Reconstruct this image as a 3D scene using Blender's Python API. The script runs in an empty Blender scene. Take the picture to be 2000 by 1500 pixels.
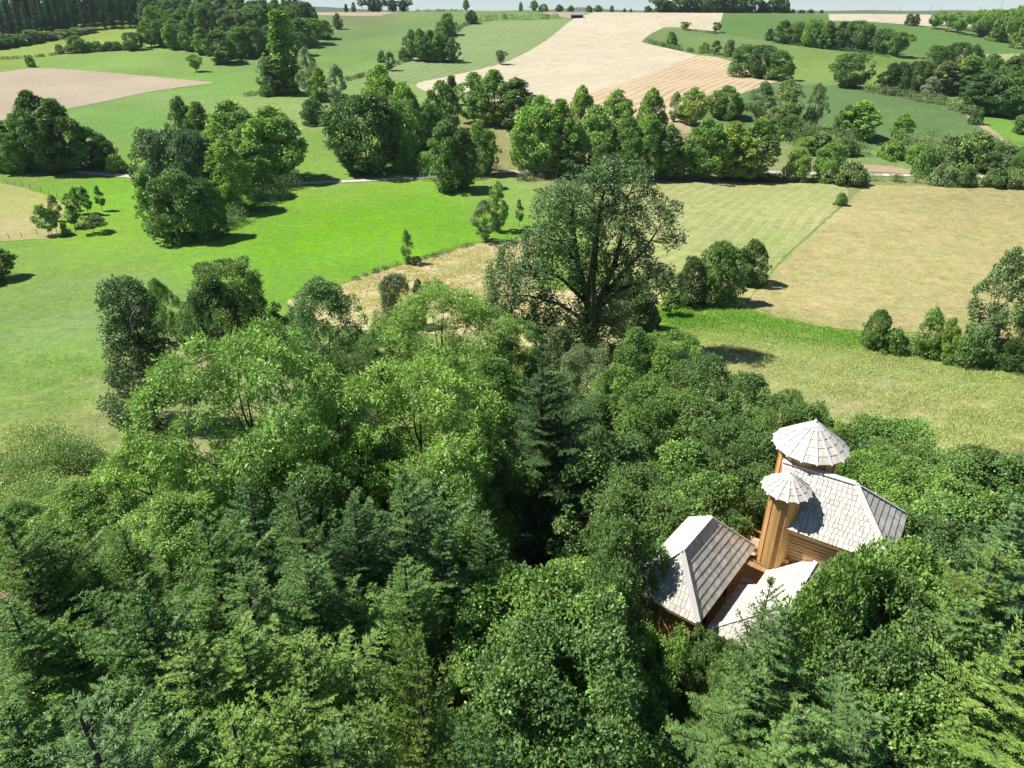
import bpy, math, random
import numpy as np
from mathutils import Vector, Matrix
from mathutils.geometry import delaunay_2d_cdt
scene = bpy.context.scene
COL = scene.collection
RAD = math.radians
# ------------------------------------------------------------------ camera, sky, sun, exposure
F, PITCH, CZ = 1387.0, RAD(27.9), 32.0
cam_data = bpy.data.cameras.new('camera'); cam = bpy.data.objects.new('camera', cam_data); COL.objects.link(cam)
cam.location = (0, 0, CZ); cam.rotation_euler = (RAD(90) - PITCH, 0, 0)
cam_data.sensor_width = 36; cam_data.lens = 36 * F / 2000; cam_data.clip_start = .1; cam_data.clip_end = 30000
scene.camera = cam
SUN_EL = RAD(54); SUN_DIR = Vector((-math.cos(SUN_EL) * .995, math.cos(SUN_EL) * .10, math.sin(SUN_EL))).normalized()  # towards the sun
world = bpy.data.worlds.new('World'); scene.world = world; world.use_nodes = True
wn = world.node_tree; wn.nodes.clear()
sky = wn.nodes.new('ShaderNodeTexSky'); sky.sky_type = 'NISHITA'; sky.sun_disc = False
sky.sun_elevation = SUN_EL; sky.sun_rotation = math.atan2(SUN_DIR.x, SUN_DIR.y)
sky.altitude = 500; sky.air_density = .7; sky.dust_density = 0; sky.ozone_density = 4.0
bg = wn.nodes.new('ShaderNodeBackground'); bg.inputs[1].default_value = .072
wo = wn.nodes.new('ShaderNodeOutputWorld')
wn.links.new(sky.outputs[0], bg.inputs[0]); wn.links.new(bg.outputs[0], wo.inputs[0])
sl = bpy.data.lights.new('sun', 'SUN'); sl.energy = 5.0; sl.angle = RAD(.53); sl.color = (1, .955, .88)
so = bpy.data.objects.new('sun', sl); COL.objects.link(so)
so.rotation_euler = SUN_DIR.to_track_quat('Z', 'Y').to_euler()
scene.view_settings.view_transform = 'Standard'; scene.view_settings.look = 'None'
scene.view_settings.exposure = .62; scene.view_settings.gamma = 1; scene.view_settings.use_curve_mapping = False
scene.render.engine = 'CYCLES'
cy = scene.cycles
cy.max_bounces = 6; cy.diffuse_bounces = 2; cy.glossy_bounces = 2; cy.transmission_bounces = 4; cy.transparent_max_bounces = 6
cy.volume_bounces = 0; cy.use_denoising = True; cy.caustics_reflective = False; cy.caustics_refractive = False
try: cy.denoiser = 'OPENIMAGEDENOISE'
except Exception: pass

# ------------------------------------------------------------------ object helpers
def tag(o, label=None, cat=None, group=None, kind=None):
    if label: o['label'] = label
    if cat: o['category'] = cat
    if group: o['group'] = group
    if kind: o['kind'] = kind
    return o
def link(o, parent=None):
    COL.objects.link(o)
    if parent is not None: o.parent = parent
    return o
def empty(name, loc=(0, 0, 0), rz=0, sc=(1, 1, 1)):
    o = bpy.data.objects.new(name, None); o.location = loc; o.rotation_euler = (0, 0, rz); o.scale = sc
    o.empty_display_size = .3
    return link(o)
def np_mesh(name, V, faces, mat=None, attrs=None, smooth=False, mats=None, midx=None):
    """faces: int array (n,k) or list of such arrays"""
    if not isinstance(faces, list): faces = [faces]
    faces = [np.asarray(f, dtype=np.int32) for f in faces if len(f)]
    me = bpy.data.meshes.new(name)
    V = np.asarray(V, dtype=np.float32)
    me.vertices.add(len(V)); me.vertices.foreach_set('co', V.ravel())
    loops = np.concatenate([f.ravel() for f in faces]); me.loops.add(len(loops)); me.loops.foreach_set('vertex_index', loops)
    tot = np.concatenate([np.full(len(f), f.shape[1], np.int32) for f in faces])
    st = np.concatenate([[0], np.cumsum(tot)[:-1]]).astype(np.int32)
    me.polygons.add(len(tot)); me.polygons.foreach_set('loop_start', st)
    try: me.polygons.foreach_set('loop_total', tot)
    except Exception: pass
    if smooth: me.polygons.foreach_set('use_smooth', np.ones(len(tot), bool))
    for m in (mats or ([mat] if mat else [])): me.materials.append(m)
    if midx is not None: me.polygons.foreach_set('material_index', np.asarray(midx, np.int32))
    for nm, a in (attrs or {}).items():
        a = np.asarray(a, np.float32)
        if a.ndim == 1:
            at = me.attributes.new(nm, 'FLOAT', 'POINT'); at.data.foreach_set('value', a)
        else:
            if a.shape[1] == 3: a = np.hstack([a, np.ones((len(a), 1), np.float32)])
            at = me.attributes.new(nm, 'FLOAT_COLOR', 'POINT'); at.data.foreach_set('color', a.ravel())
    me.update(calc_edges=True); me.validate()
    return me
def mobj(name, me, parent=None):
    return link(bpy.data.objects.new(name, me), parent)
class MB:
    """collects solid shapes for one part"""
    def __init__(s): s.v = []; s.f = []
    def poly(s, pts, faces):
        b = len(s.v); s.v += [tuple(p) for p in pts]; s.f += [tuple(b + i for i in f) for f in faces]
    def box(s, c, size, M=None, taper=1):
        x, y, z = [a / 2 for a in size]; P = []
        for k in (-1, 1):
            t = 1 if k < 0 else taper
            for i, j in ((-1, -1), (1, -1), (1, 1), (-1, 1)): P.append(Vector((i * x * t, j * y * t, k * z)))
        P = [(M @ p if M else p) + Vector(c) for p in P]
        s.poly(P, [(3, 2, 1, 0), (4, 5, 6, 7), (0, 1, 5, 4), (1, 2, 6, 5), (2, 3, 7, 6), (3, 0, 4, 7)])
    def bar(s, a, b, w, h, up=(0, 0, 1)):
        a = Vector(a); b = Vector(b); d = b - a; L = d.length
        if L < 1e-6: return
        d.normalize(); u = Vector(up)
        if abs(d.dot(u)) > .99: u = Vector((1, 0, 0))
        r = d.cross(u).normalized(); n = r.cross(d).normalized()
        P = []
        for q in (a, b):
            for i, j in ((-1, -1), (1, -1), (1, 1), (-1, 1)): P.append(q + r * (i * w / 2) + n * (j * h / 2))
        s.poly(P, [(0, 1, 2, 3), (7, 6, 5, 4), (4, 5, 1, 0), (5, 6, 2, 1), (6, 7, 3, 2), (7, 4, 0, 3)])
    def prism(s, pts, vec):
        n = len(pts); vec = Vector(vec); P = [Vector(p) for p in pts]; P += [p + vec for p in P]
        s.poly(P, [tuple(range(n))[::-1], tuple(range(n, 2 * n))] + [(i, (i + 1) % n, n + (i + 1) % n, n + i) for i in range(n)])
    def tube(s, pts, rad, n=7):
        pts = [Vector(p) for p in pts]; b0 = len(s.v); ring = []
        for k, p in enumerate(pts):
            d = (pts[min(k + 1, len(pts) - 1)] - pts[max(k - 1, 0)]).normalized()
            a = d.cross(Vector((.31, .95, .02))).normalized(); c = d.cross(a)
            r = rad[k] if hasattr(rad, '__len__') else rad
            for i in range(n):
                t = 2 * math.pi * i / n; s.v.append(tuple(p + (a * math.cos(t) + c * math.sin(t)) * r))
        for k in range(len(pts) - 1):
            for i in range(n):
                s.f.append((b0 + k * n + i, b0 + k * n + (i + 1) % n, b0 + (k + 1) * n + (i + 1) % n, b0 + (k + 1) * n + i))
        s.f.append(tuple(b0 + i for i in range(n))[::-1]); s.f.append(tuple(b0 + (len(pts) - 1) * n + i for i in range(n)))
    def mesh(s, name, mat):
        me = bpy.data.meshes.new(name); me.from_pydata(s.v, [], s.f); me.materials.append(mat); me.update(); return me
    def build(s, name, mat, parent=None): return mobj(name, s.mesh(name, mat), parent)

# ------------------------------------------------------------------ materials
def newmat(name):
    m = bpy.data.materials.new(name); m.use_nodes = True; m.node_tree.nodes.clear(); return m, m.node_tree
def nd(nt, t, **k):
    n = nt.nodes.new(t)
    for a, b in k.items():
        if a.startswith('i_'): n.inputs[int(a[2:]) if a[2:].isdigit() else a[2:].replace('_', ' ')].default_value = b
        else: setattr(n, a, b)
    return n
def noise(nt, scale, detail=3, rough=.55, vec=None, dist=0):
    n = nd(nt, 'ShaderNodeTexNoise'); n.inputs['Scale'].default_value = scale; n.inputs['Detail'].default_value = detail
    n.inputs['Roughness'].default_value = rough; n.inputs['Distortion'].default_value = dist
    if vec is not None: nt.links.new(vec, n.inputs['Vector'])
    return n.outputs['Fac']
def mrange(nt, s, a, b, c=0., d=1.):
    n = nd(nt, 'ShaderNodeMapRange'); n.inputs[1].default_value = a; n.inputs[2].default_value = b
    n.inputs[3].default_value = c; n.inputs[4].default_value = d; nt.links.new(s, n.inputs[0]); return n.outputs[0]
def mixc(nt, fac, A, B, mode='MIX'):
    n = nd(nt, 'ShaderNodeMix', data_type='RGBA', blend_type=mode)
    for k, x in ((0, fac), (6, A), (7, B)):
        if isinstance(x, (int, float)): n.inputs[k].default_value = x
        elif isinstance(x, (tuple, list)): n.inputs[k].default_value = (*x[:3], 1)
        else: nt.links.new(x, n.inputs[k])
    return n.outputs[2]
def math_(nt, op, a, b):
    n = nd(nt, 'ShaderNodeMath', operation=op)
    for k, x in ((0, a), (1, b)):
        if isinstance(x, (int, float)): n.inputs[k].default_value = x
        else: nt.links.new(x, n.inputs[k])
    return n.outputs[0]
def surf(nt, colr, rough=.9, bump=None, bstr=.3, bdist=.05, spec=.15):
    b = nd(nt, 'ShaderNodeBsdfPrincipled'); b.inputs['Roughness'].default_value = rough
    b.inputs['Specular IOR Level'].default_value = spec
    if isinstance(colr, tuple): b.inputs['Base Color'].default_value = (*colr, 1)
    else: nt.links.new(colr, b.inputs['Base Color'])
    if bump is not None:
        bn = nd(nt, 'ShaderNodeBump'); bn.inputs['Strength'].default_value = bstr; bn.inputs['Distance'].default_value = bdist
        nt.links.new(bump, bn.inputs['Height']); nt.links.new(bn.outputs[0], b.inputs['Normal'])
    o = nd(nt, 'ShaderNodeOutputMaterial'); nt.links.new(b.outputs[0], o.inputs[0]); return b
def ground_mat(name, base=None, alt=None, alt2=None, stripes=None, rough_amt=.35, patch=.06, bstr=.5, alt2cut=.6, dirt=None):
    """base colour (or the mesh's tint attribute) broken up at several scales, optionally with mown or drilled rows"""
    m, nt = newmat(name)
    geo = nd(nt, 'ShaderNodeNewGeometry').outputs['Position']
    if base is None:
        at = nd(nt, 'ShaderNodeAttribute', attribute_name='tint'); c = at.outputs['Color']
    else: c = mixc(nt, 0., base, base)
    if alt:
        big = mrange(nt, noise(nt, patch, 5, .62, geo, .8), .38, .62)
        c = mixc(nt, big, c, alt)
    if alt2:
        md = mrange(nt, noise(nt, patch * 5, 5, .65, geo, 1.2), alt2cut - .06, alt2cut + .08)
        c = mixc(nt, md, c, alt2)
    mo = mrange(nt, noise(nt, .22, 5, .7, geo, 1.5), .48, .66); c = mixc(nt, math_(nt, 'MULTIPLY', mo, .5), c, mixc(nt, 1., c, (1.55, 1.12, 1.5), 'MULTIPLY'))
    if dirt:
        md = mrange(nt, noise(nt, .16, 6, .7, geo, 2.), .62, .72)
        c = mixc(nt, md, c, dirt)
    if stripes:   # (direction degrees, wavelength m, amount, colour)
        for (deg, wl, amt, sc) in stripes:
            mp = nd(nt, 'ShaderNodeMapping'); mp.inputs['Rotation'].default_value = (0, 0, RAD(deg)); nt.links.new(geo, mp.inputs[0])
            dn = nd(nt, 'ShaderNodeTexNoise'); dn.inputs['Scale'].default_value = .006; nt.links.new(geo, dn.inputs['Vector'])
            ad = nd(nt, 'ShaderNodeVectorMath', operation='MULTIPLY_ADD'); nt.links.new(dn.outputs['Color'], ad.inputs[0])
            ad.inputs[1].default_value = (26, 26, 0); nt.links.new(mp.outputs[0], ad.inputs[2])
            w = nd(nt, 'ShaderNodeTexWave', wave_type='BANDS', bands_direction='X'); w.inputs['Scale'].default_value = 6.283 / 20 / wl * 1.0
            w.inputs['Distortion'].default_value = .5; w.inputs['Detail'].default_value = 2; w.inputs['Detail Scale'].default_value = 1.5
            nt.links.new(ad.outputs[0], w.inputs['Vector'])
            k = mrange(nt, w.outputs['Fac'], .35, .75); k = math_(nt, 'MULTIPLY', k, mrange(nt, noise(nt, .05, 3, .6, geo), .35, .6, amt * .25, amt))
            c = mixc(nt, k, c, sc)
    sx = nd(nt, 'ShaderNodeMapping'); sx.inputs['Scale'].default_value = (1, 1, .2); nt.links.new(geo, sx.inputs[0])
    n1 = noise(nt, .45, 6, .72, sx.outputs[0], .6); n2 = noise(nt, 3.2, 5, .75, sx.outputs[0]); n3 = noise(nt, .018, 4, .6, geo)
    n4 = noise(nt, 1.3, 4, .7, sx.outputs[0], .4)
    v = math_(nt, 'ADD', mrange(nt, n1, .3, .7, -.45, .45), mrange(nt, n2, .3, .7, -.7, .7)); v = math_(nt, 'ADD', v, mrange(nt, n4, .35, .65, -.35, .35))
    v = math_(nt, 'ADD', v, mrange(nt, n3, .35, .65, -.25, .25))
    v = math_(nt, 'ADD', math_(nt, 'MULTIPLY', v, rough_amt), 1.)
    hv = nd(nt, 'ShaderNodeHueSaturation'); nt.links.new(c, hv.inputs['Color']); nt.links.new(v, hv.inputs['Value'])
    hv.inputs['Hue'].default_value = .5
    nt.links.new(mrange(nt, n1, .3, .7, .88, 1.1), hv.inputs['Saturation'])
    surf(nt, hv.outputs[0], .95, math_(nt, 'ADD', n2, n1), bstr, .12, .08)
    return m
def leaf_mat(name, trans=.35, vamt=.45, rough=.5, spec=.28, hshift=.03):
    """leaf colour = the tree's own colour varied leaf by leaf and spray by spray"""
    m, nt = newmat(name)
    oi = nd(nt, 'ShaderNodeObjectInfo'); at = nd(nt, 'ShaderNodeAttribute', attribute_name='vari')
    hs = nd(nt, 'ShaderNodeHueSaturation'); nt.links.new(oi.outputs['Color'], hs.inputs['Color'])
    nt.links.new(mrange(nt, at.outputs['Fac'], 0, 1, 1 - vamt, 1 + vamt), hs.inputs['Value'])
    nt.links.new(mrange(nt, at.outputs['Fac'], 0, 1, .5 + hshift, .5 - hshift), hs.inputs['Hue'])
    b = nd(nt, 'ShaderNodeBsdfPrincipled'); b.inputs['Roughness'].default_value = rough; b.inputs['Specular IOR Level'].default_value = spec
    nt.links.new(hs.outputs[0], b.inputs['Base Color'])
    t = nd(nt, 'ShaderNodeBsdfTranslucent')
    tc = mixc(nt, 1., hs.outputs[0], (1.25, 1.3, .55), 'MULTIPLY'); nt.links.new(tc, t.inputs[0])
    mx = nd(nt, 'ShaderNodeMixShader'); mx.inputs[0].default_value = trans
    nt.links.new(b.outputs[0], mx.inputs[1]); nt.links.new(t.outputs[0], mx.inputs[2])
    o = nd(nt, 'ShaderNodeOutputMaterial'); nt.links.new(mx.outputs[0], o.inputs[0]); return m
def wood_mat(name, base, dark, scale=1., rough=.7, axis='Z', vary=.25, knots=True, spec=.2):
    m, nt = newmat(name)
    tc = nd(nt, 'ShaderNodeTexCoord').outputs['Object']; oi = nd(nt, 'ShaderNodeObjectInfo')
    mp = nd(nt, 'ShaderNodeMapping'); s = {'Z': (14, 14, .9), 'X': (.9, 14, 14), 'Y': (14, .9, 14)}[axis]
    mp.inputs['Scale'].default_value = tuple(a * scale for a in s); nt.links.new(tc, mp.inputs[0])
    ad = nd(nt, 'ShaderNodeVectorMath', operation='MULTIPLY_ADD'); nt.links.new(oi.outputs['Random'], ad.inputs[0])
    ad.inputs[1].default_value = (37, 53, 71); nt.links.new(mp.outputs[0], ad.inputs[2])
    g = noise(nt, 1., 5, .7, ad.outputs[0], .3)
    c = mixc(nt, mrange(nt, g, .35, .68), base, dark)
    if knots:
        k = noise(nt, 2.2, 2, .5, ad.outputs[0]); c = mixc(nt, mrange(nt, k, .66, .74, 0, .6), c, tuple(x * .45 for x in dark))
    hs = nd(nt, 'ShaderNodeHueSaturation'); nt.links.new(c, hs.inputs['Color'])
    nt.links.new(mrange(nt, oi.outputs['Random'], 0, 1, 1 - vary, 1 + vary * .6), hs.inputs['Value'])
    surf(nt, hs.outputs[0], rough, g, .25, .01, spec); return m
def bark_mat(name, a, b):
    m, nt = newmat(name); tc = nd(nt, 'ShaderNodeTexCoord').outputs['Object']
    mp = nd(nt, 'ShaderNodeMapping'); mp.inputs['Scale'].default_value = (7, 7, 1.4); nt.links.new(tc, mp.inputs[0])
    g = noise(nt, 1.5, 5, .7, mp.outputs[0]); surf(nt, mixc(nt, mrange(nt, g, .35, .65), a, b), .9, g, .5, .03, .1); return m
M_leaf = leaf_mat('leaf', .22, .55, .45, .35, .016)
M_fir = leaf_mat('fir_needles', .2, .6, .45, .3, .014)
M_bark = bark_mat('bark', (.12, .095, .07), (.05, .04, .03))
M_firbark = bark_mat('fir_bark', (.12, .11, .1), (.055, .05, .045))
M_deadwood = bark_mat('pale_dead_wood', (.36, .34, .31), (.2, .18, .16))
M_shingle = wood_mat('weathered_shingle', (.70, .66, .59), (.50, .46, .41), 1., .75, 'Y', .2, True, .12)
M_ridge = wood_mat('ridge_board_wood', (.76, .73, .68), (.62, .59, .54), .6, .7, 'Y', .1, False, .15)
M_board = wood_mat('larch_board', (.76, .47, .19), (.52, .27, .09), 1., .6, 'Z', .3, True, .2)
M_boardh = wood_mat('larch_board_flat', (.64, .42, .20), (.42, .24, .10), 1., .6, 'X', .2, True, .2)
M_deck = wood_mat('deck_board_wood', (.46, .31, .16), (.31, .19, .09), 1., .7, 'X', .15, True, .15)
M_post = wood_mat('post_wood', (.33, .12, .04), (.16, .055, .02), 1., .55, 'Z', .2, True, .2)
M_greywood = wood_mat('grey_fence_wood', (.22, .19, .16), (.10, .085, .07), 1., .85, 'Z', .2, False)
m, nt = newmat('zinc'); surf(nt, mixc(nt, noise(nt, 3, 2), (.42, .50, .58), (.55, .62, .68)), .35, spec=.6); M_zinc = m; M_zinc.node_tree.nodes['Principled BSDF'].inputs['Metallic'].default_value = .6
m, nt = newmat('canvas'); surf(nt, mixc(nt, noise(nt, 9, 4), (.50, .38, .24), (.42, .30, .18)), .85); M_canvas = m
m, nt = newmat('grey_plastic'); surf(nt, mixc(nt, noise(nt, 2, 2), (.34, .36, .40), (.46, .48, .52)), .5, spec=.3); M_plastic = m
m, nt = newmat('dark_opening'); surf(nt, (.02, .016, .012), .8); M_dark = m

# ------------------------------------------------------------------ terrain
def pchip(xs, ys, X):
    xs = np.array(xs, float); ys = np.array(ys, float); h = np.diff(xs); d = np.diff(ys) / h; n = len(xs); mm = np.zeros(n)
    for i in range(1, n - 1):
        if d[i - 1] * d[i] > 0:
            w1 = 2 * h[i] + h[i - 1]; w2 = h[i] + 2 * h[i - 1]; mm[i] = (w1 + w2) / (w1 / d[i - 1] + w2 / d[i])
    mm[0] = d[0]; mm[-1] = d[-1]
    k = np.clip(np.searchsorted(xs, X) - 1, 0, n - 2); t = (X - xs[k]) / h[k]
    return ((2 * t**3 - 3 * t**2 + 1) * ys[k] + (t**3 - 2 * t**2 + t) * h[k] * mm[k] + (-2 * t**3 + 3 * t**2) * ys[k + 1] + (t**3 - t**2) * h[k] * mm[k + 1])
_PY = [-400, -100, -50, 0, 20, 36, 60, 95, 140, 215, 270, 330, 420, 520, 640, 740, 820, 900, 1200, 2000, 3000, 5000, 7000, 12000]
_PZ = [8, 6, 4.5, 3, 2, .3, -4.5, -10, -12.7, -13, -8, -3.8, -.3, 7.4, 19.4, 28.7, 27.6, 22, 0, -40, -60, -45, -45, -200]
_gx = np.arange(-400, 12001, 1.0); _gz = pchip(_PY, _PZ, _gx)
_k = np.exp(-.5 * (np.arange(-24, 25) / 8.) ** 2); _k /= _k.sum(); _gz = np.convolve(np.pad(_gz, 24, 'edge'), _k, 'valid')
def sstep(a, b, x):
    t = np.clip((x - a) / (b - a), 0, 1); return t * t * (3 - 2 * t)
def H(x, y):
    x = np.asarray(x, float); y = np.asarray(y, float)
    z = np.interp(y, _gx, _gz)
    m1 = sstep(110, 260, y) * (1 - sstep(1200, 2500, y))
    z = z + m1 * (1.0 * np.sin(x / 61. + y / 140.) * np.sin(y / 83. + 1.) + .6 * np.sin(x / 33. - 1.3) * np.sin(y / 47.))
    z = z - sstep(100, 480, x) * sstep(380, 740, y) * (1 - sstep(1200, 3000, y)) * 2.6
    far = sstep(3500, 5000, y)
    az = x / np.maximum(y, 1.)
    z = z + far * (58 + 30 * np.exp(-((az + .245) / .05) ** 2) + 26 * np.exp(-((az - .085) / .03) ** 2) + 3 * np.sin(az * 60))
    return z
def rays(u, v):
    u = np.atleast_1d(np.asarray(u, float)); v = np.atleast_1d(np.asarray(v, float))
    x = (u - 1000) / F; y = (750 - v) / F; c, s = math.cos(PITCH), math.sin(PITCH)
    return np.stack([x, c + y * s, -s + y * c], 1)
_T = np.concatenate([np.arange(4, 60, .25), np.geomspace(60, 1400, 2200)])
def hit(u, v, off=0.):
    """where the line of sight through a photo point meets the terrain raised by off"""
    d = rays(u, v); d = d / d[:, 1:2]
    P = d[:, None, :] * _T[None, :, None]; P[..., 2] += CZ
    g = P[..., 2] - H(P[..., 0], P[..., 1]) - off
    neg = g < 0; i = np.where(neg.any(1), neg.argmax(1), len(_T) - 1); i = np.maximum(i, 1); r = np.arange(len(i))
    a, b = g[r, i - 1], g[r, i]; t = np.clip(a / np.where(np.abs(a - b) < 1e-9, 1, a - b), 0, 1)
    Q = P[r, i - 1] * (1 - t[:, None]) + P[r, i] * t[:, None]
    # lines of sight that clear the crest: take the crest itself
    miss = ~neg.any(1)
    if miss.any():
        for q in np.where(miss)[0]: Q[q] = (d[q, 0] * 745, 745, 0)
    Q[:, 2] = H(Q[:, 0], Q[:, 1])
    return Q
def depth(P): return P[1] * math.cos(PITCH) + (CZ - P[2]) * math.sin(PITCH)
def zat(v, P):
    d = rays(1000, v)[0]; return CZ + d[2] / d[1] * P[1]

# colour of the open grassland, sampled place by place (photo point, width m, colour)
G_mid = (.165, .295, .055)
TINTS = [  # u, v, colour
 (160, 650, (.17, .27, .08)), (60, 600, (0.146, 0.245, 0.057)), (100, 700, (.165, .285, .060)), (60, 790, (.185, .28, .070)), (100, 850, (.24, .27, .095)), (400, 540, (0.138, 0.274, 0.038)),
 (250, 510, (0.146, 0.266, 0.038)), (60, 500, (0.155, 0.257, 0.052)), (450, 500, (0.138, 0.282, 0.028)), (300, 600, (0.146, 0.249, 0.067)), (150, 560, (0.163, 0.249, 0.071)),
 (700, 430, (0.129, 0.299, 0.014)), (600, 480, (0.120, 0.295, 0.014)), (850, 400, (0.129, 0.299, 0.019)), (800, 470, (0.129, 0.299, 0.019)), (550, 540, (0.129, 0.282, 0.028)),
 (760, 370, (0.146, 0.282, 0.028)), (990, 380, (0.163, 0.274, 0.057)), (200, 370, (0.129, 0.282, 0.024)), (230, 450, (0.146, 0.282, 0.028)), (20, 345, (0.155, 0.249, 0.048)),
 (240, 230, (0.120, 0.249, 0.057)), (300, 190, (0.146, 0.257, 0.081)), (200, 110, (0.138, 0.266, 0.071)), (400, 170, (0.120, 0.257, 0.057)), (640, 290, (0.146, 0.257, 0.048)),
 (620, 330, (0.146, 0.266, 0.048)), (560, 215, (0.189, 0.292, 0.095)), (700, 175, (0.163, 0.282, 0.085)), (720, 110, (0.120, 0.241, 0.071)), (680, 70, (0.112, 0.215, 0.076)),
 (760, 60, (0.120, 0.224, 0.081)), (850, 40, (0.129, 0.224, 0.085)), (100, 95, (0.172, 0.274, 0.067)), (20, 110, (0.172, 0.282, 0.067)), (700, 50, (0.129, 0.189, 0.085)),
 (960, 80, (0.155, 0.249, 0.095)), (900, 150, (0.189, 0.267, 0.114)), (1050, 60, (0.129, 0.224, 0.076)), (1480, 50, (0.103, 0.189, 0.062)), (1350, 80, (0.120, 0.206, 0.076)),
 (1650, 60, (0.112, 0.189, 0.076)), (1850, 80, (0.120, 0.215, 0.076)), (1580, 130, (0.146, 0.249, 0.067)), (1780, 130, (0.120, 0.224, 0.057)), (1900, 110, (0.129, 0.224, 0.071)),
 (1700, 210, (0.099, 0.181, 0.062)), (1550, 200, (0.112, 0.189, 0.081)), (1850, 240, (0.129, 0.189, 0.085)), (1800, 280, (0.138, 0.198, 0.085)), (1960, 245, (0.120, 0.257, 0.038)), (1980, 270, (0.120, 0.257, 0.038)),
 (1920, 300, (0.155, 0.232, 0.076)), (1400, 220, (0.120, 0.206, 0.076)), (1100, 345, (0.206, 0.224, 0.095)), (1300, 250, (0.258, 0.215, 0.123)), (1330, 300, (0.172, 0.206, 0.095)),
 (1700, 305, (0.146, 0.224, 0.067)), (1600, 350, (0.189, 0.224, 0.085)), (1900, 352, (0.206, 0.232, 0.085)), (1050, 300, (0.258, 0.232, 0.114)), (960, 300, (0.189, 0.215, 0.076)),
 (1350, 640, (0.172, 0.274, 0.043)), (1550, 665, (0.155, 0.274, 0.038)), (1450, 640, (0.163, 0.274, 0.043)), (1500, 740, (0.258, 0.284, 0.104)), (1700, 790, (0.318, 0.318, 0.152)), (1900, 780, (0.275, 0.310, 0.104)),
 (1650, 860, (0.267, 0.301, 0.104)), (1850, 830, (0.292, 0.310, 0.123)), (1950, 870, (0.267, 0.310, 0.095)), (1850, 880, (0.258, 0.292, 0.104)), (1700, 720, (0.232, 0.284, 0.085)), (1900, 735, (0.215, 0.292, 0.067)), (1400, 690, (0.284, 0.292, 0.114)),
 (340, 690, (0.258, 0.258, 0.123)), (370, 760, (0.224, 0.258, 0.104)), (50, 900, (0.206, 0.249, 0.085)), (40, 1000, (0.224, 0.232, 0.095)), (290, 1020, (0.284, 0.224, 0.142)),
]
_tp = hit([t[0] for t in TINTS], [t[1] for t in TINTS]); _tc = np.array([t[2] for t in TINTS])
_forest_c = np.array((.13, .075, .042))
def tint(x, y):
    x = np.asarray(x, float).ravel(); y = np.asarray(y, float).ravel(); out = np.zeros((len(x), 3)); w = np.zeros(len(x))
    wx = x + 3 * np.sin(y / 7.) ; wy = y + 3 * np.sin(x / 9.)
    for (p, c) in zip(_tp, _tc):
        s = 5 + .11 * p[1]
        k = 1 / (((wx - p[0]) ** 2 + ((wy - p[1]) * .8) ** 2) / s ** 2 + .15) ** 2.2
        w += k; out += k[:, None] * c
    out /= w[:, None]
    fw = sstep(180, 420, y)[:, None]; out = out * (1 + fw * np.array((.12, -.02, -.12)))
    # forest floor below the camera and round the treehouse; open ground keeps its grass
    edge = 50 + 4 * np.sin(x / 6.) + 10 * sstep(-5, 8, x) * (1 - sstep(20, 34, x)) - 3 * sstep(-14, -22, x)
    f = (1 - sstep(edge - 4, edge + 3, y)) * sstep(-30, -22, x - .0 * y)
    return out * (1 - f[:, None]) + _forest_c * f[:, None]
def build_ground():
    ys = [-150.]; 
    while ys[-1] < 9000: ys.append(ys[-1] + (1.0 if 30 < ys[-1] < 130 else 1.5) + max(0, ys[-1] - 100) * .011 + (4 if ys[-1] < 0 else 0))
    ys = np.array(ys); n = 231; s = np.linspace(-1, 1, n)
    hw = 60 + 1.05 * np.abs(ys) + 30 * (ys < 0)
    X = s[None, :] * hw[:, None]; Y = np.repeat(ys[:, None], n, 1)
    V = np.stack([X.ravel(), Y.ravel(), H(X, Y).ravel()], 1)
    r = np.arange(len(ys) - 1)[:, None] * n + np.arange(n - 1)[None, :]; r = r.ravel()
    Fc = np.stack([r, r + 1, r + n + 1, r + n], 1)
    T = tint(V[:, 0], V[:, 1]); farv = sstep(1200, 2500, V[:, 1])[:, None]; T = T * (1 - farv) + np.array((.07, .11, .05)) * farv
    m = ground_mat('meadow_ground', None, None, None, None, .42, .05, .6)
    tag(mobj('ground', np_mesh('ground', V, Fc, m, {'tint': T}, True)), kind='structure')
build_ground()
def wiggle(P, step, amp, seed):
    """world outline cut into short pieces with a slightly uneven edge"""
    rg = random.Random(seed); out = []
    for a, b in zip(P, P[1:] + P[:1]):
        L = math.dist(a, b); n = max(1, int(L / step))
        for k in range(n):
            t = k / n; out.append((a[0] + (b[0] - a[0]) * t + rg.uniform(-amp, amp) * (k > 0), a[1] + (b[1] - a[1]) * t + rg.uniform(-amp, amp) * (k > 0)))
    return out
def smooth_px(pts, closed=True, n=4):
    out = []; N = len(pts); rng = range(N if closed else N - 1)
    g = lambda i: pts[i % N] if closed else pts[max(0, min(N - 1, i))]
    for i in rng:
        p0, p1, p2, p3 = g(i - 1), g(i), g(i + 1), g(i + 2)
        for k in range(n):
            t = k / n
            out.append(tuple(.5 * (2 * p1[j] + (p2[j] - p0[j]) * t + (2 * p0[j] - 5 * p1[j] + 4 * p2[j] - p3[j]) * t * t + (3 * p1[j] - p0[j] - 3 * p2[j] + p3[j]) * t ** 3) for j in (0, 1)))
    if not closed: out.append(pts[-1])
    return out
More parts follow.
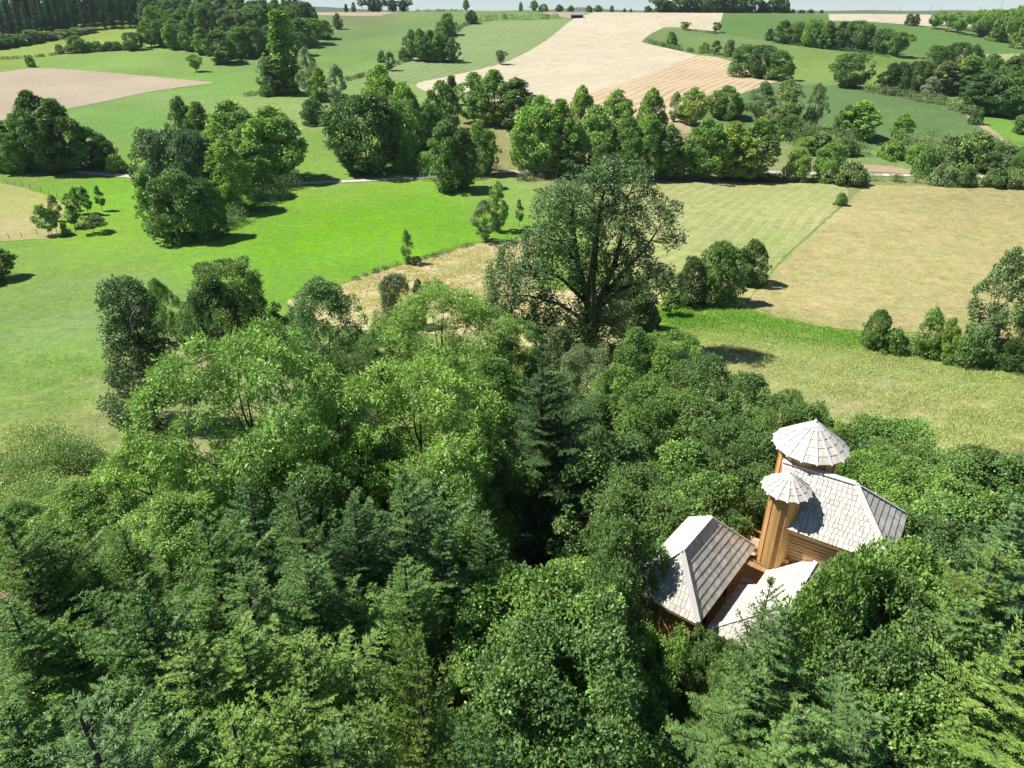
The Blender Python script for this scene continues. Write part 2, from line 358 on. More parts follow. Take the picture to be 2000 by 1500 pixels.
def drape(name, px, mat, lift, cell, seed=1, amp=.25, smooth=False):
    if smooth: px = smooth_px(px)
    W = hit([p[0] for p in px], [p[1] for p in px]); P = [(a[0], a[1]) for a in W]
    P = wiggle(P, cell * .5, amp, seed); A = np.array(P)
    x0, y0 = A.min(0); x1, y1 = A.max(0)
    gx, gy = np.meshgrid(np.arange(x0, x1, cell), np.arange(y0, y1, cell)); G = np.stack([gx.ravel() + seed * .013, gy.ravel()], 1)
    inside = np.zeros(len(G), bool); j = len(A) - 1
    for i in range(len(A)):
        xi, yi = A[i]; xj, yj = A[j]
        c = ((yi > G[:, 1]) != (yj > G[:, 1])) & (G[:, 0] < (xj - xi) * (G[:, 1] - yi) / ((yj - yi) if yj != yi else 1e-9) + xi)
        inside ^= c; j = i
    G = G[inside]; n = len(A)
    vs = [Vector(p) for p in P] + [Vector(p) for p in G]
    r = delaunay_2d_cdt(vs, [], [list(range(n))], 1, 1e-4)
    v2 = np.array([(v.x, v.y) for v in r[0]]); fc = np.array([f for f in r[2] if len(f) == 3])
    V = np.column_stack([v2, H(v2[:, 0], v2[:, 1]) + lift])
    a, b, c = V[fc[:, 0]], V[fc[:, 1]], V[fc[:, 2]]; up = np.cross(b - a, c - a)[:, 2] > 0
    fc[~up] = fc[~up][:, ::-1]
    return tag(mobj(name, np_mesh(name, V, fc, mat, None, True)), kind='structure')
# fields
def head(p, q):
    A = hit([p[0], q[0]], [p[1], q[1]]); return 90 - math.degrees(math.atan2(A[1, 1] - A[0, 1], A[1, 0] - A[0, 0]))
HD_hay, HD_straw, HD_wheat, HD_pale = head((1500, 538), (1652, 385)), head((1160, 181), (1360, 108)), head((1000, 190), (1350, 100)), head((880, 149), (1085, 65))
M_stub = ground_mat('stubble_soil', (.37, .325, .225), (.33, .285, .195), None, [(8, 3.5, .35, (.29, .24, .165))], .13, .02, .3)
M_wheat = ground_mat('ripe_wheat', (.49, .445, .325), (.44, .405, .285), (.38, .37, .22), [(HD_wheat, 12., .35, (.42, .37, .24)), (HD_wheat, 3., .2, (.45, .4, .27))], .11, .02, .2, .58)
M_straw = ground_mat('cut_straw', (.49, .39, .245), (.44, .36, .22), None, [(HD_straw, 4.5, .9, (.34, .27, .15))], .14, .03, .3)
M_hay = ground_mat('mown_hay_meadow', (.265, .315, .105), (.31, .315, .135), (.19, .27, .06), [(HD_hay, 3.2, .6, (.38, .37, .19)), (HD_hay, 1.3, .3, (.19, .26, .07))], .34, .035, .4, .58)
M_hay2 = ground_mat('mown_hay_meadow_left', (.27, .30, .09), (.31, .30, .13), None, [(75, 2.4, .5, (.36, .33, .16))], .3, .04, .4)
M_dryf = ground_mat('dry_pasture', (.335, .305, .135), (.31, .29, .12), (.245, .26, .085), [(14, 4.2, .2, (.38, .33, .17))], .46, .03, .5, .58)
M_rough = ground_mat('rough_dry_grass', (.43, .375, .19), (.34, .34, .14), (.53, .47, .28), None, .5, .12, .7, .56)
M_green = ground_mat('green_crop', (.088, .175, .048), (.10, .19, .052), (.115, .20, .06), [(70, 5, .25, (.11, .2, .06))], .2, .03, .3)
M_green2 = ground_mat('greyish_crop', (.088, .16, .052), (.10, .175, .056), (.14, .20, .08), [(30, 6, .15, (.11, .18, .06))], .25, .02, .3, .6)
M_pale = ground_mat('pale_mown_grass', (.18, .255, .10), (.155, .24, .08), (.215, .28, .12), [(HD_pale, 6, .7, (.25, .29, .14))], .2, .03, .3)
M_hay3 = M_pale
M_track = ground_mat('white_gravel', (.50, .475, .43), (.44, .41, .36), None, None, .12, .2, .3)
M_dirt = ground_mat('bare_dirt', (.36, .285, .19), (.32, .265, .155), (.22, .22, .10), None, .2, .1, .5)
drape('stubble_field', smooth_px([(-120, 152), (0, 142), (70, 133), (200, 141), (300, 150), (416, 161)], False, 3) + smooth_px([(416, 163), (360, 170), (280, 182), (170, 206), (60, 226), (0, 236), (-120, 262)], False, 3), M_stub, .10, 7, 1)
drape('wheat_field', smooth_px([(1165, 23.5), (1121, 37), (1085, 65), (1050, 90), (1000, 116), (955, 131), (880, 149), (815, 163), (830, 178), (880, 190)], False, 3) + [(1080, 215), (1160, 181)] + smooth_px([(1160, 181), (1210, 165), (1270, 144), (1325, 122), (1362, 108)], False, 3) + smooth_px([(1362, 108), (1320, 98), (1262, 85), (1256, 78), (1297, 54), (1350, 57), (1402, 62)], False, 2) + [(1414, 25), (1300, 22.5)], M_wheat, .11, 8, 2)
drape('straw_field', smooth_px([(1362, 108), (1325, 122), (1270, 144), (1210, 165), (1160, 181)], False, 3) + [(1080, 215), (1200, 262), (1330, 235), (1420, 195), (1480, 172), (1525, 158), (1480, 140), (1440, 124), (1400, 112)], M_straw, .12, 7, 3)
drape('pale_grass_field', [(1118, 38), (1085, 65), (1050, 90), (1000, 116), (955, 131), (880, 149), (815, 163), (780, 158), (690, 165), (672, 160), (720, 146), (790, 118), (880, 72), (905, 52), (960, 43), (1090, 36)], M_pale, .07, 7, 4)
drape('upper_stubble_strip', [(540, 19), (600, 17.4), (812, 17.0), (790, 20), (745, 31), (690, 31.5), (600, 29), (540, 29)], M_stub, .10, 8, 5)
drape('upper_wheat_strip', [(1617, 27.5), (1700, 27.5), (1830, 29), (1930, 33), (1905, 52), (1850, 53), (1790, 50), (1690, 42), (1620, 40.5)], M_wheat, .10, 8, 6)
drape('brown_headland', [(1062, 23.5), (1165, 23.5), (1121, 37), (1098, 33), (1062, 27)], M_dirt, .09, 8, 7)
drape('green_crop_field', [(1415, 26), (1520, 27), (1615, 28), (1619, 41), (1690, 43), (1790, 51), (1850, 57), (1920, 72), (2030, 92), (2030, 104), (1930, 112), (1860, 115), (1760, 104), (1500, 80), (1404, 62)], M_green, .07, 8, 8)
drape('grey_green_field', smooth_px([(1340, 205), (1400, 190), (1480, 172), (1650, 168), (1760, 186), (1850, 206), (1900, 228), (1950, 262), (1985, 300), (1960, 318), (1860, 300), (1700, 292), (1550, 262), (1400, 240)], True, 3), M_green2, .08, 7, 9)
drape('yellow_hedge_bank', smooth_px([(1880, 217), (1905, 232), (1950, 262), (1990, 300), (1984, 306), (1940, 266), (1895, 236)], True, 2), M_dirt, .13, 3, 10)
drape('far_dry_field', [(1820, 112), (1880, 106), (2060, 104), (2060, 130), (1990, 140), (1900, 150), (1840, 140)], M_hay, .09, 7, 11)
drape('small_dry_clearing', [(1860, 178), (1900, 168), (1925, 163), (1915, 178), (1880, 188)], M_hay, .1, 4, 12)
drape('mown_field', smooth_px([(1190, 366), (1240, 357), (1440, 357), (1620, 360), (1655, 372), (1648, 395), (1600, 440), (1540, 495), (1500, 538), (1440, 602), (1380, 598), (1300, 575), (1220, 540), (1180, 470)], True, 3), M_hay, .06, 5, 13)
drape('dry_field', [(1692, 362), (1850, 364), (2040, 368), (2060, 668), (1950, 662), (1860, 654), (1750, 650), (1680, 648), (1600, 640), (1540, 629), (1470, 612), (1452, 602), (1506, 538), (1546, 495), (1606, 440), (1655, 396)], M_dryf, .09, 5, 14)
drape('small_mown_field', smooth_px([(-60, 352), (0, 358), (60, 372), (105, 388), (128, 405), (118, 430), (112, 462), (60, 468), (0, 472), (-60, 474)], True, 3), M_hay2, .06, 5, 15)
drape('rough_dry_meadow', smooth_px([(560, 590), (650, 566), (690, 548), (790, 517), (860, 497), (925, 478), (1000, 470), (1045, 470), (1050, 560), (1180, 560), (1240, 545), (1310, 552), (1300, 575), (1275, 610), (1260, 660), (1150, 680), (1000, 690), (900, 660), (780, 650), (650, 640)], True, 3), M_rough, .05, 3, 16, .6)
drape('dirt_clearing', [(1310, 236), (1345, 238), (1350, 262), (1322, 262)], M_dirt, .12, 3, 17)
drape('bare_bank', [(1015, 300), (1060, 322), (1060, 330), (1010, 330)], M_dirt, .12, 3, 18)
drape('dirt_side_track', [(1688, 322), (1740, 325), (1800, 336), (1830, 341), (1690, 336)], M_dirt, .12, 3, 19)
drape('soil_patch', smooth_px([(1290, 1310), (1350, 1330), (1390, 1400), (1380, 1520), (1300, 1600), (1255, 1500), (1275, 1400)], True, 3), M_dirt, .05, 1.2, 20, .2)
def ribbon(name, px, width, mat, lift):
    W = hit(*zip(*smooth_px(px, False, 6))); L = []; R = []
    for i in range(len(W)):
        t = W[min(i + 1, len(W) - 1)] - W[max(i - 1, 0)]; t = t / (np.linalg.norm(t[:2]) + 1e-9); n = np.array((-t[1], t[0]))
        L.append(W[i][:2] + n * width / 2); R.append(W[i][:2] - n * width / 2)
    V = [];
    for a, b in zip(L, R):
        for k in (0, .33, .67, 1): q = a + (b - a) * k; V.append((q[0], q[1], H(q[0], q[1]) + lift + .03 * math.sin(k * math.pi)))
    Fc = [(4 * i + j, 4 * i + j + 1, 4 * i + j + 5, 4 * i + j + 4) for i in range(len(W) - 1) for j in range(3)]
    V = np.array(V); Fc = np.array(Fc); a, b, c = V[Fc[:, 0]], V[Fc[:, 1]], V[Fc[:, 2]]; up = np.cross(b - a, c - a)[:, 2] > 0; Fc[~up] = Fc[~up][:, ::-1]
    return tag(mobj(name, np_mesh(name, V, Fc, mat, None, True)), kind='structure')
ribbon('gravel_track', [(-90, 320), (0, 322.5), (60, 326), (110, 333), (250, 345), (400, 358), (560, 359), (640, 356.5), (740, 352), (840, 346), (920, 340), (1010, 336), (1100, 333), (1230, 331), (1400, 333), (1530, 338), (1700, 342), (1820, 343.5), (2000, 349), (2080, 352)], 3.1, M_track, .16)
# ------------------------------------------------------------------ vegetation builders
def unit(a): return a / (np.linalg.norm(a, axis=-1, keepdims=True) + 1e-9)
def rnd_dirs(rg, n): return unit(rg.normal(size=(n, 3)))
def leaf_quads(P, D, N, L, W, vari):
    """four-cornered leaves: root P, long axis D, facing N"""
    S = unit(np.cross(D, N)); L = L[:, None]; W = W[:, None]
    a = P; b = P + D * L * .45 + S * W * .5 ; c = P + D * L; d = P + D * L * .45 - S * W * .5
    V = np.stack([a, b, c, d], 1).reshape(-1, 3); n = len(P)
    return V, np.arange(4 * n).reshape(n, 4), np.repeat(vari, 4)
def tubes_np(segs, sides=5):
    """segs: list of (points, radii)"""
    V = []; Fq = []; base = 0
    for pts, rad in segs:
        pts = np.asarray(pts, float); n = len(pts); t = np.gradient(pts, axis=0); t = unit(t)
        a = unit(np.cross(t, np.array((.3, .94, .13)))); b = np.cross(t, a)
        ang = np.arange(sides) * 2 * math.pi / sides
        ring = pts[:, None, :] + (a[:, None, :] * np.cos(ang)[None, :, None] + b[:, None, :] * np.sin(ang)[None, :, None]) * np.asarray(rad)[:, None, None]
        V.append(ring.reshape(-1, 3))
        k = np.arange(n - 1)[:, None] * sides + np.arange(sides)[None, :]; k2 = np.arange(n - 1)[:, None] * sides + (np.arange(sides)[None, :] + 1) % sides
        Fq.append((np.stack([k, k2, k2 + sides, k + sides], -1).reshape(-1, 4)) + base); base += n * sides
    return np.concatenate(V), np.concatenate(Fq)
def curve_pts(a, b, bend, n=5):
    t = np.linspace(0, 1, n)[:, None]; m = (a + b) / 2 + bend
    return (1 - t) ** 2 * a + 2 * t * (1 - t) * m + t ** 2 * b
def broadleaf(name, seed, h=10., w=7., lobes=60, lr=.16, trunk_h=.25, shape='round', tufts=9000, per=3, leaf=(.3, .2), droop=.2, trunk_r=.018, lobe_list=None, spread=.8, twigs=3, bottom=.0, pale=None, stems=1, tuft_len=0.0, fill=.35, limbs=None, zs=.95, upb=.14):
    rg = np.random.default_rng(seed)
    zc0 = h * trunk_h; ch = h - zc0
    if lobe_list is None:
        C = []; R = []
        tries = 0
        while len(C) < lobes and tries < 20000:
            tries += 1
            t = rg.random(); z = zc0 + ch * t
            if shape == 'round': rad = math.sqrt(max(0, 1 - (2 * (t * .93 + .02) - 1) ** 2)) ** .8
            elif shape == 'egg': rad = (math.sin(math.pi * min(1, t ** .7 * .96 + .03))) ** .75
            elif shape == 'vase': rad = min(1, .35 + t * 1.1) * math.sqrt(max(0, 1 - max(0, (t - .55) / .46) ** 2))
            elif shape == 'column': rad = (.75 + .25 * math.sin(t * 7)) * math.sqrt(max(0, 1 - max(0, (t - .6) / .42) ** 2)) * min(1, .5 + t * 3)
            elif shape == 'dome': rad = math.sqrt(max(0, 1 - (t * .95) ** 2.2))
            elif shape == 'flat': rad = math.sqrt(max(0, 1 - (2 * t - 1) ** 2)) ** .5
            rr = math.sqrt(rg.random()) if rg.random() < fill else rg.uniform(.75, 1)
            th = rg.uniform(0, 2 * math.pi); r0 = lr * w * (.48 + .95 * rg.random() ** 1.4)
            wob = 1 + .18 * math.sin(3 * th + seed) + .12 * math.sin(5 * th + 2 * seed + t * 4)
            rad = max(.0, rad * w / 2 * wob - r0 * .7) * rr
            c = np.array((rad * math.cos(th), rad * math.sin(th), min(z, h - r0 * .8)))
            if C and np.min(np.linalg.norm(np.array(C) - c, axis=1)) < r0 * .55: continue
            C.append(c); R.append(r0)
        C = np.array(C); R = np.array(R)
    else:
        C = np.array([l[:3] for l in lobe_list], float); R = np.array([l[3] for l in lobe_list], float)
    n = len(C); area = R ** 2; cnt = np.maximum(6, (tufts * area / area.sum()).astype(int)); idx = np.repeat(np.arange(n), cnt)
    ctr = np.array((0, 0, zc0 + ch * .42)); out = unit(C - ctr)
    d = unit(rnd_dirs(rg, len(idx)) + .5 * out[idx] + np.array((0, 0, upb)))
    shell = rg.uniform(.5, 1.18, len(idx)) ** .7
    bump = 1 + .16 * np.sin(d[:, 0] * 9 + idx) * np.sin(d[:, 1] * 8 + idx * 2) + .1 * np.sin(d[:, 2] * 12 + idx)
    P = C[idx] + d * (R[idx] * shell * bump)[:, None] * np.array((1, 1, zs))
    # drop what lies deep inside a neighbouring lobe
    keep = np.ones(len(P), bool)
    for k in range(n):
        q = np.linalg.norm((P - C[k]) / np.array((1, 1, zs)), axis=1) / R[k]
        keep &= ~((q < .6) & (idx != k) & (rg.random(len(P)) < .85))
    P = P[keep]; d = d[keep]; idx = idx[keep]; m = len(P)
    lobev = rg.normal(0, .13, n)
    k = per; P2 = np.repeat(P, k, 0); D0 = np.repeat(d, k, 0); id2 = np.repeat(idx, k); M_ = len(P2)
    dr = unit(D0 * .75 + rnd_dirs(rg, M_) * .9 + np.array((0, 0, -droop)))
    nn = unit(D0 * .6 + np.array((0, 0, .65)) + rnd_dirs(rg, M_) * .85)
    L = leaf[0] * rg.uniform(.65, 1.3, M_); Wd = leaf[1] * rg.uniform(.7, 1.25, M_)
    P2 = P2 + dr * tuft_len * rg.random(M_)[:, None] + rnd_dirs(rg, M_) * leaf[0] * .3
    vari = np.clip(.5 + lobev[id2] + np.repeat(rg.normal(0, .1, m), k) + rg.normal(0, .13, M_), 0, 1)
    V, Fq, va = leaf_quads(P2, dr, nn, L, Wd, vari)
    crown = np_mesh(name + '_crown', V, Fq, M_leaf, {'vari': va})
    # trunk, limbs and twigs
    segs = []; tr = trunk_r * h; top = np.array((w * .02, 0, h * .8))
    stemtops = []
    for s_ in range(stems):
        off = rg.normal(0, .12 * w * (stems > 1), 2); tp = np.array((off[0] * 1.6, off[1] * 1.6, h * rg.uniform(.66, .82))); b0 = np.array((off[0] * .25, off[1] * .25, -.6))
        pts = curve_pts(b0, tp, rg.normal(0, .025 * h, 3) * (1, 1, 0), 8)
        segs.append((pts, np.linspace(1, .16, 8) ** .9 * tr / math.sqrt(stems))); stemtops.append(pts)
    nodes = [(p, q, tr * (1 - .8 * k / 7) / math.sqrt(stems)) for pts in stemtops for k, (p, q) in enumerate(zip(pts, pts))]
    lim = limbs
    if lim is None:
        lim = []; far = np.argsort(-(np.linalg.norm(C[:, :2], axis=1) + .5 * C[:, 2] + rg.normal(0, .1 * w, n)))
        tg = []
        for i in far:
            if all(np.linalg.norm(C[i] - C[j]) > .36 * w for j in tg): tg.append(i)
            if len(tg) >= 9: break
        for i in tg:
            pts = stemtops[rg.integers(len(stemtops))]; zt = np.clip(C[i, 2] - np.linalg.norm(C[i, :2]) * rg.uniform(.7, 1.1) - .05 * h, zc0 * .6, h * .6)
            j = np.interp(zt, pts[:, 2], np.arange(len(pts))); a_ = np.array([np.interp(j, np.arange(len(pts)), pts[:, q]) for q in range(3)])
            lim.append((curve_pts(a_, C[i], np.array((C[i, 0] * .12, C[i, 1] * .12, -.03 * h)) + rg.normal(0, .02 * h, 3), 8), np.linspace(.55, .12, 8) * tr * (1 - .4 * zt / h)))
    NP = [p for pts in stemtops for p in pts[2:]]; NR = [tr * .5 / math.sqrt(stems) * (1 - .1 * k) for pts in stemtops for k in range(len(pts) - 2)]
    for pts, rd in lim:
        segs.append((pts, rd))
        for k in range(1, len(pts)): NP.append(pts[k]); NR.append(rd[k])
    NP = np.array(NP); NR = np.array(NR)
    for i in rg.permutation(n)[:150]:
        dv = C[i] - NP; dd = np.linalg.norm(dv, axis=1) + np.where(dv[:, 2] < 0, 2.5 * np.abs(dv[:, 2]), 0) + .02 * h; j = int(np.argmin(dd)); a_ = NP[j]
        r0 = min(NR[j] * .6, .006 * h + .02)
        seg = curve_pts(a_, C[i], np.array((0, 0, -.02 * h)) + rg.normal(0, .012 * h, 3), 5); segs.append((seg, np.linspace(1, .35, 5) * r0))
        for q in range(twigs):
            e = C[i] + unit(rnd_dirs(rg, 1)[0] + out[i] * .8 + (0, 0, .3)) * R[i] * .95
            st = seg[2] + (seg[4] - seg[2]) * rg.random(); segs.append((curve_pts(st, e, rg.normal(0, .1, 3) * R[i], 4), np.linspace(.5, .12, 4) * r0 + .004))
    Vt, Ft = tubes_np(segs, 5)
    trunk = np_mesh(name + '_trunk', Vt, Ft, M_bark, None, True)
    return dict(trunk=trunk, crown=crown, h=h, w=w)
def conifer(name, seed, h=14., w=6., whorl=.42, nb=6, side=.11, finger=.075, flen=.16, fw=.045, top_bare=.5, droop=.25, base=.12, gap=.0, dens=1.):
    """fir: whorled branches, flat side sprays, each spray a comb of needle-covered twigs"""
    rg = np.random.default_rng(seed); segs = [(np.array(((0, 0, -.6), (.02, 0, h * .35), (0, .02, h * .7), (0, 0, h * .985))), np.array((.018, .013, .007, .0015)) * h)]
    BP = []; z = h * base
    P_, D_, N_, L_, W_, v_ = [], [], [], [], [], []
    while z < h - .12:
        t = (z - h * base) / (h * (1 - base)); rad = w / 2 * (1 - t) ** .82 * (.62 + .38 * min(1, t * 5 + .25)) + .1
        n = nb if t < .9 else 4; a0 = rg.uniform(0, 6.28)
        for k in range(n):
            if rg.random() < gap: continue
            a = a0 + k * 6.283 / n + rg.normal(0, .22); L = rad * rg.uniform(.5, 1.28) * (1 + .28 * math.sin(a + seed + z * .45)); zz = z + rg.uniform(-.5, .5) * whorl * .8
            if rg.random() < .08: L *= 1.25
            rise = (.95 * t ** 1.3 - droop * (1 - t)) + rg.normal(0, .08)
            d0 = np.array((math.cos(a), math.sin(a), 0.)); nn = 7; s = np.linspace(0, 1, nn)
            pts = np.array([d0 * L * q + np.array((0, 0, zz + L * (rise * q + .34 * (q ** 2) * (1 - t) * 1.))) for q in s]) + rg.normal(0, .015 * L, (nn, 3)) * s[:, None]
            segs.append((pts, np.linspace(1, .18, nn) * (.012 + .009 * L)))
            cum = s * L; m = max(3, int(L * .9 / side * dens)); q = (np.arange(m) + rg.random(m) * .6) / m * .9 + .1
            bp = np.stack([np.interp(q, s, pts[:, c]) for c in range(3)], 1); tan = unit(np.stack([np.interp(np.minimum(q + .05, 1), s, pts[:, c]) - np.interp(q - .05, s, pts[:, c]) for c in range(3)], 1))
            sd = unit(np.cross(tan, (0, 0, 1.)))
            for sg in (-1, 1):
                sl_ = L * (.34 * (1 - q) ** .8 * np.minimum(1, q * 3.2) + .07) * rg.uniform(.7, 1.25, m)
                dirs = unit(tan * rg.uniform(.55, .85, m)[:, None] + sd * sg + np.array((0, 0, -.12)) + rg.normal(0, .12, (m, 3)))
                vb = rg.normal(0, .07, m)
                for i in range(m):
                    kf = max(2, int(sl_[i] / finger)); u = (np.arange(kf) + .5) / kf
                    sag = np.array((0, 0, -.22 * sl_[i]))
                    fp = bp[i] + dirs[i] * (u * sl_[i])[:, None] + sag * (u ** 2)[:, None]
                    nrm = unit(np.cross(dirs[i], np.cross((0, 0, 1.), dirs[i])))
                    fs = np.cross(dirs[i], nrm)
                    for g in (-1, 1):
                        fd = unit(dirs[i] * .8 + fs * g * .85 + rg.normal(0, .2, (kf, 3)) + np.array((0, 0, -.05)))
                        fl = flen * rg.uniform(.6, 1.3, kf) * (1.15 - .5 * u)
                        P_.append(fp); D_.append(fd); N_.append(unit(nrm + rg.normal(0, .45, (kf, 3)))); L_.append(fl); W_.append(fw * rg.uniform(.8, 1.3, kf))
                        v_.append(np.clip(.42 + vb[i] + .30 * u * q[i] + rg.normal(0, .1, kf), 0, 1))
                    # the spray's own needled axis
                    P_.append(bp[i][None]); D_.append(unit(dirs[i] + sag * .5 / max(sl_[i], .1))[None]); N_.append(nrm[None]); L_.append(np.array([sl_[i] + flen * .6])); W_.append(np.array([fw * 1.3])); v_.append(np.array([.5]))
            P_.append(pts[-2:-1]); D_.append(unit(pts[-1:] - pts[-2:-1])); N_.append(np.array([[0, 0, 1.]])); L_.append(np.array([L / 6 + flen])); W_.append(np.array([fw * 1.6])); v_.append(np.array([.75]))
        z += whorl * rg.uniform(.8, 1.2) * (1 - .45 * t)
    P = np.concatenate(P_); D = np.concatenate(D_); N = np.concatenate(N_); L = np.concatenate(L_); W = np.concatenate(W_); v = np.concatenate(v_)
    # leader shoots
    V1, F1, a1 = leaf_quads(P, D, N, L, W, v)
    V2, F2, a2 = leaf_quads(P, D, unit(np.cross(D, N)), L, W * .8, v)
    V = np.concatenate([V1, V2]); Fq = np.concatenate([F1, F2 + len(V1)])
    crown = np_mesh(name + '_crown', V, Fq, M_fir, {'vari': np.concatenate([a1, a2])})
    Vt, Ft = tubes_np(segs, 5)
    return dict(trunk=np_mesh(name + '_trunk', Vt, Ft, M_firbark, None, True), crown=crown, h=h, w=w)

# ------------------------------------------------------------------ the treehouse: shingled roofs, board walls
def clip_poly(sub, clip):
    """convex clip of 2-D polygon sub by convex polygon clip (counter-clockwise)"""
    out = list(sub); n = len(clip)
    for i in range(n):
        a, b = clip[i], clip[(i + 1) % n]; inp = out; out = []
        if not inp: break
        side = lambda p: (b[0] - a[0]) * (p[1] - a[1]) - (b[1] - a[1]) * (p[0] - a[0])
        for j in range(len(inp)):
            p, q = inp[j - 1], inp[j]; sp, sq = side(p), side(q)
            if (sp >= 0) != (sq >= 0):
                t = sp / (sp - sq); out.append((p[0] + (q[0] - p[0]) * t, p[1] + (q[1] - p[1]) * t))
            if sq >= 0: out.append(q)
    return out
def roof_face(parent, poly, rows, wid, seed, visible=True, rest=None, thick=.026, mat=None, deckm=None, jit=.008):
    """poly: eave-left, eave-right, then up and back (3-D); lays courses of single shingles on it"""
    rg = random.Random(seed); P = [Vector(p) for p in poly]
    u = (P[1] - P[0]).normalized(); nrm = (P[1] - P[0]).cross(P[-1] - P[0]).normalized()
    if nrm.z < 0: nrm = -nrm
    v = nrm.cross(u).normalized()
    if v.z < 0: v = -v
    q2 = [((p - P[0]).dot(u), (p - P[0]).dot(v)) for p in P]
    ar = sum(q2[i - 1][0] * q2[i][1] - q2[i][0] * q2[i - 1][1] for i in range(len(q2)))
    cl = q2 if ar > 0 else q2[::-1]
    lo = min(a[0] for a in q2); hi = max(a[0] for a in q2); H_ = max(a[1] for a in q2); ex = H_ / rows
    b = MB(); b.prism([p - nrm * .005 for p in P] if ar > 0 else [p - nrm * .005 for p in P][::-1], -nrm * .05); b.build('roof_boarding', M_boardh, parent)
    for k in range(rows):
        x = lo - rg.uniform(0, wid)
        while x < hi:
            w = wid * rg.uniform(.7, 1.3); g = .010
            y0 = k * ex - .03 - (.035 if k == 0 else 0) + rg.uniform(-jit, jit); y1 = (k + 1) * ex + .0
            c = clip_poly([(x + g, max(y0, 0.0)), (x + w - g, max(y0, 0.0)), (x + w - g, y1), (x + g, y1)], cl)
            x += w
            if len(c) < 3: continue
            A = sum(c[i - 1][0] * c[i][1] - c[i][0] * c[i - 1][1] for i in range(len(c))) / 2
            if A < .0012: continue
            if k == 0: c = [(a, bb - (.05 if bb < .001 else 0)) for a, bb in c]
            o = P[0]; lift = rg.uniform(0, .006)
            cx = sum(a[0] for a in c) / len(c); cyy = sum(a[1] for a in c) / len(c)
            org = o + u * cx + v * cyy
            def pt(a, bb, top):
                tt = 1 - min(1, max(0, (bb - k * ex) / ex))   # butts stand proud, heads tuck under
                return u * (a - cx) + v * (bb - cyy) + nrm * (.004 + tt * (thick + lift) + (thick * .55 if top else -.002))
            n = len(c); L = [pt(a, bb, False) for a, bb in c] + [pt(a, bb, True) for a, bb in c]
            fs = [tuple(range(n))[::-1], tuple(range(n, 2 * n))] + [(i, (i + 1) % n, n + (i + 1) % n, n + i) for i in range(n)]
            R = Matrix((u, v, nrm)).transposed(); Ri = R.inverted()
            if visible and rest['n'] < 300:
                me = bpy.data.meshes.new('shingle'); me.from_pydata([tuple(Ri @ p) for p in L], [], fs); me.materials.append(mat or M_shingle); me.update()
                ob = mobj('shingle', me, parent); ob.matrix_local = Matrix.Translation(org) @ R.to_4x4(); rest['n'] += 1
            else: rest['mb'].poly([org + p for p in L], fs)
def hip_board(parent, a, b, w=.22, t=.035, lift=.05, name='ridge_board'):
    """a pair of boards capping a ridge or hip"""
    a = Vector(a); b = Vector(b); L = (b - a).length; d = (b - a).normalized()
    me = MB(); me.box((0, 0, 0), (w, L, t)); m = me.mesh(name, M_ridge)
    o = mobj(name, m, parent); x = d.cross(Vector((0, 0, 1))).normalized(); z = x.cross(d).normalized()
    R = Matrix((x, d, z)).transposed().to_4x4(); o.matrix_local = Matrix.Translation((a + b) / 2 + Vector((0, 0, lift))) @ R
_bm = {}
def board(parent, base, top, w, t, face, mat=None, name='board'):
    """one upright board, shared mesh by length"""
    base = Vector(base); L = (Vector(top) - base).length; key = (round(L, 2), round(w, 3), round(t, 3), (mat or M_board).name)
    if key not in _bm:
        mb = MB(); mb.box((0, 0, L / 2), (w, t, L)); _bm[key] = mb.mesh(name, mat or M_board)
    o = mobj(name, _bm[key], parent); d = (Vector(top) - base).normalized(); f = Vector(face).normalized(); x = d.cross(f).normalized() * -1
    o.matrix_local = Matrix.Translation(base) @ Matrix((x, f, d)).transposed().to_4x4(); return o
U = Vector((.829, -.559, 0)); W_ = Vector((.559, .829, 0)); BO = Vector((11.95, 25.21, 0))
def m3(s, t, z): return BO + U * s + W_ * t + Vector((0, 0, z))
def wall_boards(parent, a, b, z0, z1, face, rg, step=.15, mat=None, ztop=None):
    a = Vector(a); b = Vector(b); n = max(1, int((b - a).length / step))
    for i in range(n):
        p = a.lerp(b, (i + .5) / n); zt = z1 if ztop is None else ztop((i + .5) / n); off = Vector(face).normalized() * (.018 if i % 2 else 0)
        if zt - z0 < .1: continue
        board(parent, (p.x + off.x, p.y + off.y, z0), (p.x + off.x, p.y + off.y, zt), (b - a).length / n * (1.1 if i % 2 else .98) - .006, .025, face, mat)
# --- main cabin
main = tag(empty('treehouse_cabin'), 'large timber cabin with bright shingled hip roof below the round tower', 'cabin')
rest = {'n': 0, 'mb': MB()}
ze, zr, HW = 11.5, 13.5, 2.05
E0, E1, R0, R1 = m3(0, 0, ze), m3(4.63, 0, ze), m3(-.67, HW, zr), m3(2.43, HW, zr)
K0, K1 = m3(0, 2 * HW, ze), m3(4.63, 2 * HW, ze)
roof_face(main, [E0, E1, R1, R0], 12, .20, 11, True, rest)
roof_face(main, [E1, K1, R1], 9, .24, 12, True, rest)
roof_face(main, [K0, K1, R1, R0], 10, .3, 13, False, rest)
tag(rest['mb'].build('shingle_courses', M_shingle, main), kind='stuff')
hip_board(main, R0 + U * -.06, R1, .30); hip_board(main, R1, E1, .26, .035, .055); hip_board(main, R1, K1, .2, .035, .055)
hip_board(main, E0 + Vector((0, 0, -.06)), R0 + Vector((0, 0, -.06)), .06, .16, .0, 'barge_board'); hip_board(main, K0 + Vector((0, 0, -.06)), R0 + Vector((0, 0, -.06)), .06, .16, 0, 'barge_board')
for a, b in ((E0, E1), (E1, K1), (K0, K1)):
    mb = MB(); mb.bar(Vector(a) - Vector((0, 0, .11)), Vector(b) - Vector((0, 0, .11)), .03, .14); mb.build('fascia', M_board, main)
rg = random.Random(5)
